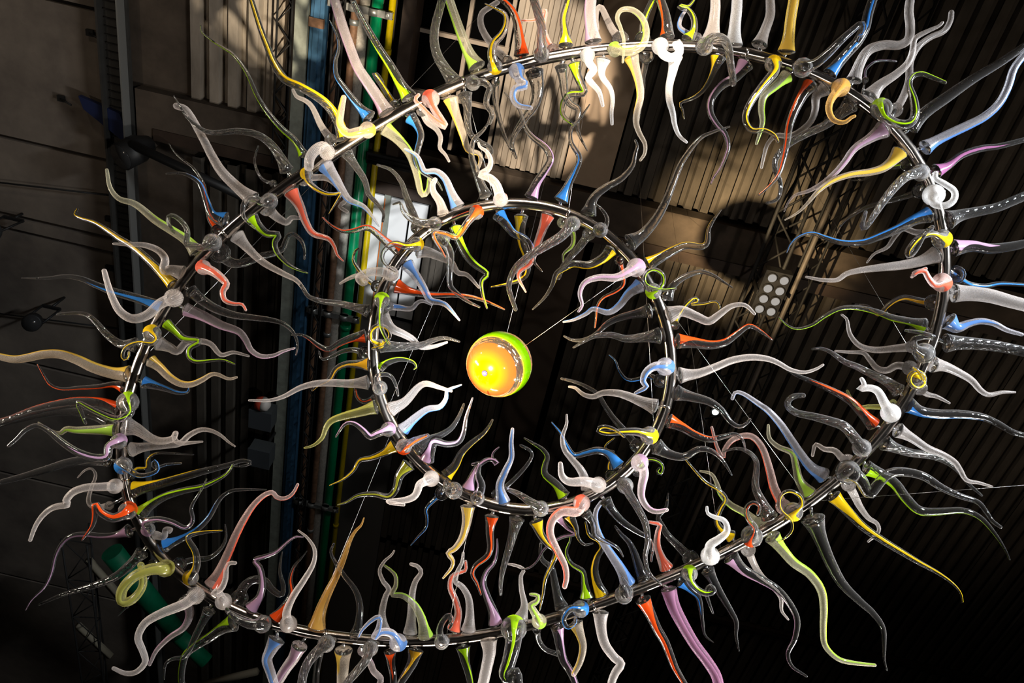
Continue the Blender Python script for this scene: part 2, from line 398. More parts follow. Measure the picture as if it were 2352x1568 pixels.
lattice('lighting_truss', -2.56, 8.7, .13, .14, -1.5, 3.0, .16, 'black lattice truss end at top left beside the sage beam', .010)
lattice('lighting_truss', 2.02, 8.05, .24, .22, -1.5, 12, .26, 'black lattice lighting truss right of the round shadow')
lattice('lighting_truss', 2.42, 8.3, .16, .16, -1.5, 12, .24, 'second black lattice truss beside the lamp bank', .012)
pipe('rigging_tube', 2.30, 8.08, .022, plain('pale_tube', (.13, .11, .09), .6, .3), 'pale rigging tube beside the lattice truss', -1.5, 12)

# lamp bank with eight round lamps on the truss
lb = empty('lamp_bank', (2.09, 2.82, 7.93), label='bank of eight small round lamps on the lattice truss', category='lamp')
box('housing', -.115, .115, -.21, .21, .02, .12, black_m, lb)
lamp_m = emitter('lit_lens', (1.0, .93, .84), .42)
for r_ in range(4):
    for c_ in (-1, 1):
        cx, cyy = c_ * .052, -.155 + r_ * .103
        cyl('lamp_rim', (cx, cyy, .02), (cx, cyy, -.004), .043, black_m, lb, 18)
        cyl('lens', (cx, cyy, .0), (cx, cyy, -.008), .036, lamp_m, lb, 18)
box('yoke', -.13, -.12, -.02, .02, -.0, .2, black_m, lb); box('yoke', .12, .13, -.02, .02, .0, .2, black_m, lb)
# single bright lamp
sl = empty('round_lamp', (2.14, 4.35, 8.28), label='single bright round lamp hanging low behind the rings', category='lamp')
cyl('housing', (0, 0, .10), (0, 0, .0), .05, black_m, sl, 18); cyl('lens', (0, 0, 0), (0, 0, -.008), .032, emitter('bright_lens', (.85, 1., .97), 5.), sl, 18)
cyl('stem', (0, 0, .1), (0, 0, .3), .012, black_m, sl, 8)
# dark spotlights at the left
def can_light(name, loc, r, length, d, label):
    o = empty(name, loc, label=label, category='spotlight', group='unlit spotlights at left')
    d = Vector(d).normalized()
    v, f = lathe([(0, r * .8), (0, r), (length * .6, r), (length, r * .55)], (0, 0, 0), -d, 20); mesh_obj('housing', v, f, black_m, o)
    v, f = lathe([(0, r * .92), (.004, r * .92)], -d * -.002, d, 20); mesh_obj('lens', v, f, plain('dark_lens', (.03, .03, .03), .15), o)
    cyl('yoke_arm', tuple(-d * length * .5 + Vector((r * 1.05, 0, 0))), (r * 1.05, 0, .35), .012, black_m, o, 8)
    cyl('yoke_arm', tuple(-d * length * .5 - Vector((r * 1.05, 0, 0))), (-r * 1.05, 0, .35), .012, black_m, o, 8)
    box('yoke_bar', -r * 1.1, r * 1.1, -.015, .015, .34, .37, black_m, o)
    cyl('stem', (0, 0, .37), (0, 0, 9.0 - loc[2]), .014, black_m, o, 8)
    return o
can_light('unlit_spotlight', (-3.98, 3.18, 8.45), .135, .35, (-.35, .2, -1), 'black can spotlight under the crossing at left')
can_light('unlit_spotlight', (-5.08, 5.3, 8.4), .095, .25, (.5, -.5, -1), 'round black spotlight on a stem, far left on concrete')
can_light('unlit_spotlight', (-5.45, 4.35, 8.5), .10, .25, (.8, -.3, -1), 'black spotlight cut by the left edge of the view')
rl = empty('long_arm', (-3.6, 3.0, 8.5), label='black support arm reaching right from the can spotlight', category='bracket')
cyl('arm', (-.30, .05, 0), (.95, .42, .1), .045, black_m, rl, 12); cyl('arm_end', (.95, .42, .1), (1.05, .45, .1), .06, iron, rl, 12)
bs = empty('blue_bracket', (-4.5, 2.9, 8.85), label='dark blue steel bracket on the left concrete', category='bracket')
mesh_obj('plate', [(-.1, -.06, 0), (.3, .02, 0), (.42, .36, 0), (-.06, .06, 0), (-.1, -.06, .05), (.3, .02, .05), (.42, .36, .05), (-.06, .06, .05)],
         [(0, 3, 2, 1), (4, 5, 6, 7), (0, 1, 5, 4), (1, 2, 6, 5), (2, 3, 7, 6), (3, 0, 4, 7)], plain('navy_paint', (.012, .02, .07), .5), bs, False)
for i, (xx, yy) in enumerate(((-4.85, 2.95), (-4.5, 2.25), (-4.46, 4.15), (-4.5, 4.75))):
    h = empty('wall_clip', (xx, yy, 8.98), label=('small black clip on the pale concrete patch', 'black hook beside the channel near the top', 'black clip on concrete beside the channel at mid height', 'lower black clip on concrete beside the channel')[i], category='clip')
    box('clip_plate', -.035, .035, -.03, .03, -.03, 0, black_m, h); cyl('clip_rod', (.0, 0, -.03), (.12, .03, -.05), .01, black_m, h, 6)
for i, y in enumerate((4.1, 5.75)):
    c = tag(cyl('ceiling_cable', (-6.4, y, 8.93), (-4.36, y - .25, 8.93), .009, black_m), label=('black cable across the concrete above the pair of joints', 'black cable running to the round spotlight stem')[i], category='cable')
# grey boxes on the left beams
for i, (y, top) in enumerate(((5.75, True), (6.3, False))):
    g = empty('junction_box', (-2.47, y, 8.28), label=('grey box with a red and white cap above it', 'plain dark grey box below the capped box')[i], category='box', group='grey boxes at left of the pipes')
    box('case', -.12, .12, -.12, .12, -.05, .12, plain('grey_case', (.05, .055, .055), .6), g); box('lid', -.125, .125, -.125, .125, -.07, -.05, plain('grey_lid', (.05, .055, .06), .6), g)
    cyl('stem', (0, 0, .12), (0, 0, .43), .02, iron, g, 8)
    if top:
        v, f = lathe([(0, .02), (.0, .07), (.07, .085), (.12, .06), (.15, .02)], (-.06, -.2, -.02), (1, 0, 0), 16); mesh_obj('red_white_cap', v, f, plain('red_plastic', (.5, .06, .03), .5), g)
        v, f = lathe([(.07, .02), (.07, .087), (.13, .062), (.152, .02)], (-.06, -.2, -.02), (1, 0, 0), 16); mesh_obj('white_half', v, f, plain('white_plastic', (.55, .5, .45), .5), g)
# fluorescent batten on the cross beam
fx = empty('strip_light', (-1.35, 2.74, 8.76), label='unlit black strip light fixed under the cross beam', category='lamp')
box('tray', -.38, .38, -.05, .06, -.02, .04, black_m, fx); cyl('tube', (-.36, -.01, -.035), (.36, -.01, -.035), .016, iron, fx, 10); cyl('tube', (-.36, .035, -.035), (.36, .035, -.035), .016, iron, fx, 10)
# faint lattice, green machinery and pale bars low at the left
lattice('lighting_truss', -4.35, 7.6, .3, .3, 7.6, 12.5, .34, 'faint dark truss at bottom left behind the glass', .012)
gm = empty('green_duct', (-3.9, 8.9, 7.9), label='dim green duct at bottom left behind the rings', category='duct')
gmm = plain('dark_green_paint', (.0, .16, .07), .5, noise=.4, nscale=6)
cyl('duct_run', (-.2, -.9, 0), (.5, .5, .1), .13, gmm, gm, 18); cyl('duct_bend', (.5, .5, .1), (.95, .8, .0), .10, gmm, gm, 18)
for i, (a, b) in enumerate((((-4.35, 8.1, 7.8), (-3.9, 8.8, 7.8)), ((-3.4, 9.9, 8.2), (-2.75, 9.3, 8.2)), ((-4.6, 9.4, 7.8), (-4.2, 9.9, 7.8)), ((-3.1, 10.4, 8.0), (-2.3, 9.8, 8.0)))):
    a, b = Vector(a), Vector(b); mdl = (a + b) / 2
    o = empty('pale_bar', mdl, label=('upper pale bar behind the green duct', 'pale bar slanting right of the green duct', 'lowest left pale bar in the dark corner', 'pale bar low under the pipes')[i], category='beam', group='pale bars at bottom left')
    cyl('bar_shaft', a - mdl, b - mdl, .05, plain('pale_metal', (.24, .21, .15), .7), o, 4)

# ---------------------------------------------------------------- steel rings
RINGS = '''-1365,1715,4752 -1318,1658,4782 -1269,1604,4811 -1217,1550,4840 -1165,1498,4868 -1111,1446,4896 -1056,1395,4923 -1001,1345,4950 -945,1295,4977 -889,1245,5003 -833,1196,5030 -775,1148,5056 -717,1101,5081 -657,1055,5106 -596,1011,5129 -533,969,5152 -468,929,5174 -401,892,5195 -333,856,5214 -263,823,5233 -192,792,5250 -120,762,5267 -46,735,5282 27,709,5297 102,686,5310 177,664,5323 253,644,5335 330,626,5345 407,611,5354 484,599,5362 562,589,5369 641,583,5374 720,580,5377 800,580,5378 880,583,5378 959,590,5376 1038,602,5372 1116,617,5365 1193,636,5357 1268,660,5346 1340,688,5333 1410,721,5317 1476,760,5299 1539,803,5278 1596,851,5254 1649,903,5228 1696,960,5199 1738,1021,5169 1773,1085,5137 1803,1151,5103 1826,1219,5068 1843,1288,5032 1855,1358,4996 1860,1429,4960 1861,1499,4923 1855,1569,4887 1845,1638,4851 1829,1707,4815 1809,1774,4780 1785,1840,4745 1755,1905,4711 1722,1969,4677 1685,2031,4644 1644,2092,4612 1601,2151,4580 1554,2207,4550 1504,2262,4520 1452,2315,4492 1398,2366,4464 1342,2415,4438 1284,2463,4412 1225,2509,4387 1165,2553,4362 1103,2597,4339 1040,2639,4315 977,2681,4293 912,2721,4270 847,2762,4248 781,2801,4226 715,2840,4205 648,2878,4184 580,2915,4163 513,2951,4143 444,2985,4124 375,3018,4106 304,3050,4088 233,3079,4071 161,3106,4056 87,3131,4041 12,3154,4028 -65,3174,4017 -142,3191,4006 -220,3207,3997 -298,3219,3989 -377,3229,3982 -456,3237,3977 -535,3243,3972 -614,3246,3969 -693,3246,3968 -771,3244,3968 -850,3238,3970 -928,3228,3973 -1005,3213,3980 -1081,3194,3988 -1156,3169,4000 -1228,3139,4014 -1297,3103,4032 -1362,3061,4053 -1422,3014,4076 -1476,2962,4103 -1523,2905,4131 -1562,2844,4162 -1594,2781,4195 -1619,2714,4229 -1636,2646,4264 -1646,2577,4300 -1650,2506,4336 -1649,2436,4373 -1642,2366,4410 -1631,2296,4446 -1616,2226,4483 -1597,2157,4519 -1574,2090,4554 -1548,2023,4589 -1519,1958,4623 -1485,1895,4657 -1449,1833,4690 -1408,1773,4721
-597,1760,4545 -595,1734,4563 -592,1707,4581 -587,1681,4598 -580,1655,4615 -572,1630,4633 -562,1605,4649 -550,1581,4665 -536,1557,4681 -521,1534,4697 -505,1512,4711 -486,1490,4726 -467,1470,4739 -446,1450,4752 -423,1432,4764 -399,1414,4776 -374,1398,4786 -348,1382,4796 -321,1368,4806 -293,1355,4814 -264,1343,4822 -234,1332,4829 -204,1323,4835 -174,1314,4840 -143,1307,4845 -111,1301,4848 -80,1296,4851 -48,1293,4853 -16,1290,4855 16,1289,4855 48,1289,4855 80,1290,4853 111,1293,4851 142,1297,4848 173,1302,4845 204,1308,4840 234,1316,4834 264,1324,4828 293,1334,4821 321,1346,4813 349,1358,4804 376,1372,4795 402,1386,4785 428,1402,4774 453,1419,4762 476,1437,4750 499,1455,4737 521,1475,4724 542,1495,4710 562,1516,4695 580,1537,4681 598,1560,4665 614,1582,4650 629,1606,4634 643,1630,4618 655,1654,4601 666,1678,4584 676,1703,4568 684,1729,4550 691,1754,4533 696,1780,4516 700,1806,4498 702,1832,4480 703,1858,4463 702,1884,4445 699,1910,4428 694,1936,4410 688,1962,4393 681,1988,4375 671,2013,4358 660,2038,4342 648,2063,4325 634,2087,4309 618,2110,4294 601,2133,4278 582,2155,4264 563,2176,4250 542,2197,4236 519,2216,4224 496,2234,4211 472,2251,4200 446,2268,4190 420,2282,4180 393,2296,4171 365,2309,4163 336,2320,4156 307,2330,4149 277,2339,4144 247,2346,4139 216,2352,4135 185,2357,4133 154,2360,4131 122,2362,4130 90,2363,4130 58,2362,4131 27,2360,4132 -5,2357,4135 -37,2353,4138 -68,2347,4142 -99,2340,4148 -130,2332,4153 -160,2323,4160 -189,2312,4167 -218,2301,4176 -246,2288,4185 -274,2274,4194 -300,2260,4204 -326,2244,4215 -350,2227,4227 -374,2210,4239 -396,2192,4251 -417,2173,4265 -438,2153,4278 -457,2132,4292 -475,2111,4307 -492,2089,4322 -507,2066,4338 -522,2043,4354 -535,2019,4370 -547,1995,4386 -558,1970,4403 -568,1945,4420 -576,1919,4438 -583,1893,4455 -589,1867,4473 -593,1840,4491 -596,1814,4509 -597,1787,4527'''
ring_pts = [[np.array(list(map(float, p.split(',')))) / 1000 for p in line.split()] for line in RINGS.split('\n')]
TUBE = .0255
def sweep(path, rads, n, closed=False, uvscale=1.0):
    P = np.asarray(path); m_ = len(P)
    T = np.roll(P, -1, 0) - np.roll(P, 1, 0) if closed else np.gradient(P, axis=0)
    T /= np.linalg.norm(T, axis=1)[:, None]
    view = P - np.array([0, 0, 1.6]); view /= np.linalg.norm(view, axis=1)[:, None]
    s = m_ // 3; Nn = np.zeros_like(P)
    def orth(v, t): v = v - t * (v @ t); return v / (np.linalg.norm(v) + 1e-9)
    Nn[s] = orth(-view[s], T[s])
    for i in range(s + 1, m_): Nn[i] = orth(Nn[i - 1], T[i])
    for i in range(s - 1, -1, -1): Nn[i] = orth(Nn[i + 1], T[i])
    return P, T, Nn, np.cross(T, Nn)
def tube_mesh(P, Nn, Bn, rads, n, closed=False, flip=False):
    a = np.arange(n) * 2 * np.pi / n; m_ = len(P)
    V = P[:, None, :] + rads[:, None, None] * (np.cos(a)[None, :, None] * Nn[:, None, :] + np.sin(a)[None, :, None] * Bn[:, None, :])
    V = V.reshape(-1, 3); Fc = []
    for k in range(m_ if closed else m_ - 1):
        k2 = (k + 1) % m_
        for i in range(n):
            j = (i + 1) % n; q = (k * n + i, k * n + j, k2 * n + j, k2 * n + i)
            Fc.append(q[::-1] if flip else q)
    return V, Fc
for i, nm in enumerate(('outer', 'inner')):
    P = np.array(ring_pts[i]); c0 = P.mean(0)
    Pl, T, Nn, Bn = sweep(P, None, 24, True)
    # close the frame smoothly: use the ring plane normal
    nrm = np.linalg.svd(P - c0)[2][2]
    Nn = nrm[None] - T * (T @ nrm)[:, None]; Nn /= np.linalg.norm(Nn, axis=1)[:, None]; Bn = np.cross(T, Nn)
    V, Fc = tube_mesh(P - c0, Nn, Bn, np.full(len(P), TUBE), 28, True)
    root = empty('steel_ring', c0, category='steel ring', label=('large polished steel tube ring carrying the outer glass horns', 'small polished steel tube ring around the glowing ball')[i])
    mesh_obj('tube', V, Fc, M['steel'], root)
    for k in range(0, len(P), len(P) // (4 if i else 8)):
        v, f = cyl_data(P[k] - c0 - T[k] * .006, P[k] - c0 + T[k] * .006, TUBE * 1.02, 24)
        mesh_obj('weld_sleeve', v, f, M['steel'], root)

# ---------------------------------------------------------------- the ball
BC = Vector((-.031, 1.875, 4.462)); BR = .141
pole = XC * 0  # axis of the ball: towards the viewer and a little to the lower left, tilted 30 degrees
def camdir(x, y, z): return Vector((XC.x * x + XC.y * y + XC.z * z, DC.x * x + DC.y * y + DC.z * z, UC.x * x + UC.y * y + UC.z * z))
tocam = (Vector((0, 0, 1.6)) - BC).normalized()
side = camdir(-.85, -.53, 0); side = (side - tocam * side.dot(tocam)).normalized()
ax = (tocam * math.cos(math.radians(30)) + side * math.sin(math.radians(30))).normalized()
ball = empty('glass_ball', BC, label='glass ball with glowing orange cap and lime green band at the centre', category='glass ball')
def zone(name, a0, a1, rad, material, steps=16, n=64, amp=0):
    u = ax.orthogonal().normalized(); w = ax.cross(u); V, Fc, UV = [], [], []
    for k in range(steps + 1):
        a = math.radians(a0 + (a1 - a0) * k / steps)
        for i in range(n):
            b = 2 * math.pi * i / n
            rr = rad * (1 + amp * math.sin(13 * b + 5 * math.sin(k)) * math.sin(math.pi * k / steps))
            V.append((ax * math.cos(a) + (u * math.cos(b) + w * math.sin(b)) * math.sin(a)) * rr); UV.append((i / n, k / steps))
    for k in range(steps):
        for i in range(n): Fc.append((k * n + i, (k + 1) * n + i, (k + 1) * n + (i + 1) % n, k * n + (i + 1) % n))
    if a0 == 0:
        pass
    return mesh_obj(name, V, Fc, material, ball, uvs=UV)
# orange glass: yellow at the pole, orange at the rim, with an added light inside
mt, nt, ns, ln = mat('orange_glass'); out = N(nt, 'ShaderNodeOutputMaterial')
uv = N(nt, 'ShaderNodeUVMap'); sp = N(nt, 'ShaderNodeSeparateXYZ'); ln.new(uv.outputs[0], sp.inputs[0])
cr = N(nt, 'ShaderNodeValToRGB'); ln.new(sp.outputs[1], cr.inputs[0])
cr.color_ramp.elements[0].color = (.24, .105, .0, 1); cr.color_ramp.elements[0].position = .38
cr.color_ramp.elements[1].color = (.26, .052, .012, 1); cr.color_ramp.elements[1].position = .78
b = principled(nt, (1, .4, 0), .12, coat=1.); ln.new(cr.outputs[0], b.inputs['Base Color']); b.inputs['Coat Roughness'].default_value = .02
tl = N(nt, 'ShaderNodeBsdfTranslucent'); ln.new(cr.outputs[0], tl.inputs[0])
mx = N(nt, 'ShaderNodeMixShader'); mx.inputs[0].default_value = .55; ln.new(b.outputs[0], mx.inputs[1]); ln.new(tl.outputs[0], mx.inputs[2]); ln.new(mx.outputs[0], out.inputs[0])
orange_m = mt
zone('orange_cap', .5, 55, BR, orange_m, 24)
squiggle = clear_glass('squiggled_glass', True, edge_glow=.05)
squiggle.node_tree.nodes['Principled BSDF'].inputs['Roughness'].default_value = .05
zone('textured_band', 55, 71, BR * .998, squiggle, 10, 96, .012)
zone('yellow_line', 70.3, 72.5, BR * 1.004, colour_glass('yellow_line_glass', (1, .8, .02)), 2)
zone('green_band', 72.5, 97, BR, colour_glass('lime_band_glass', (.09, .24, .0), 1., .25), 8)
zone('yellow_line', 150, 151.5, BR * 1.002, colour_glass('yellow_line_glass_b', (1, .8, .02)), 2)
zone('clear_dome', 97, 179.5, BR, clear_glass('dome_glass', edge_glow=.1), 20)
v, f = lathe([(0, .012), (.004, .013), (.010, .007)], ax * BR, ax, 12); mesh_obj('metal_boss', v, f, plain('navy_boss', (.05, .05, .16), .3, .5), ball)
lp = bpy.data.lights.new('added_ball_light', 'POINT'); lp.energy = 1.5; lp.color = (1, .82, .6); lp.shadow_soft_size = .02  # light added inside the ball to make the cap glow
lo = bpy.data.objects.new('added_ball_light', lp); COL.objects.link(lo); lo.location = BC + ax * (-.01)

# ---------------------------------------------------------------- suspension wires
wire_m = plain('steel_wire', (.5, .48, .45), .3, .9)
def wire(a, b, label, r=.0008, group='thin steel wires'):
    a, b = Vector(a), Vector(b); md = (a + b) / 2
    o = cyl('suspension_wire', a - md, b - md, r, wire_m, None, 6); o.location = md
    return tag(o, label=label, category='wire', group=group)
RO, RI = [np.array(r) for r in ring_pts]
def clock(R, hh):
    """point of a ring at a clock position as seen by the viewer"""
    c = R.mean(0); ang = math.radians(hh * 30)
    d = camdir(math.sin(ang), math.cos(ang), 0)
    return Vector(R[int(np.argmax((R - c) @ np.array(d) / np.linalg.norm(R - c, axis=1)))])
for h, w_ in ((0.85, 'top right'), (3.1, 'far right'), (4.6, 'lower right'), (7.3, 'bottom left'), (9.0, 'far left'), (10.8, 'upper left')):
    p = clock(RO, h); wire(p, (p.x, p.y, 8.95), 'wire from the large ring up to the roof, at its %s' % w_)
for h, w_ in ((.6, 'top'), (4.0, 'right side'), (8.2, 'lower left')):
    p = clock(RI, h); wire(p, (p.x, p.y, 8.95), 'wire from the small ring up to the roof, at its %s' % w_)
for a, b_, t in ((1.7, 3.9, 'right'), (6.6, 6.6, 'bottom'), (11.7, 11.5, 'top')):
    wire(clock(RI, a) , clock(RO, b_), 'tie wire from the small ring to the large ring at %s' % t)
pr = clock(RI, 1.75); wire(BC + (pr - BC).normalized() * BR * .98, pr, 'wire from the ball up right to the small ring')
wire(BC + Vector((0, 0, BR)), (BC.x, BC.y, 8.95), 'wire holding the ball from the roof')
p = clock(RO, 3.95); wire(p, p + camdir(2.2, .12, -.2), 'wire leaving the large ring to the right')

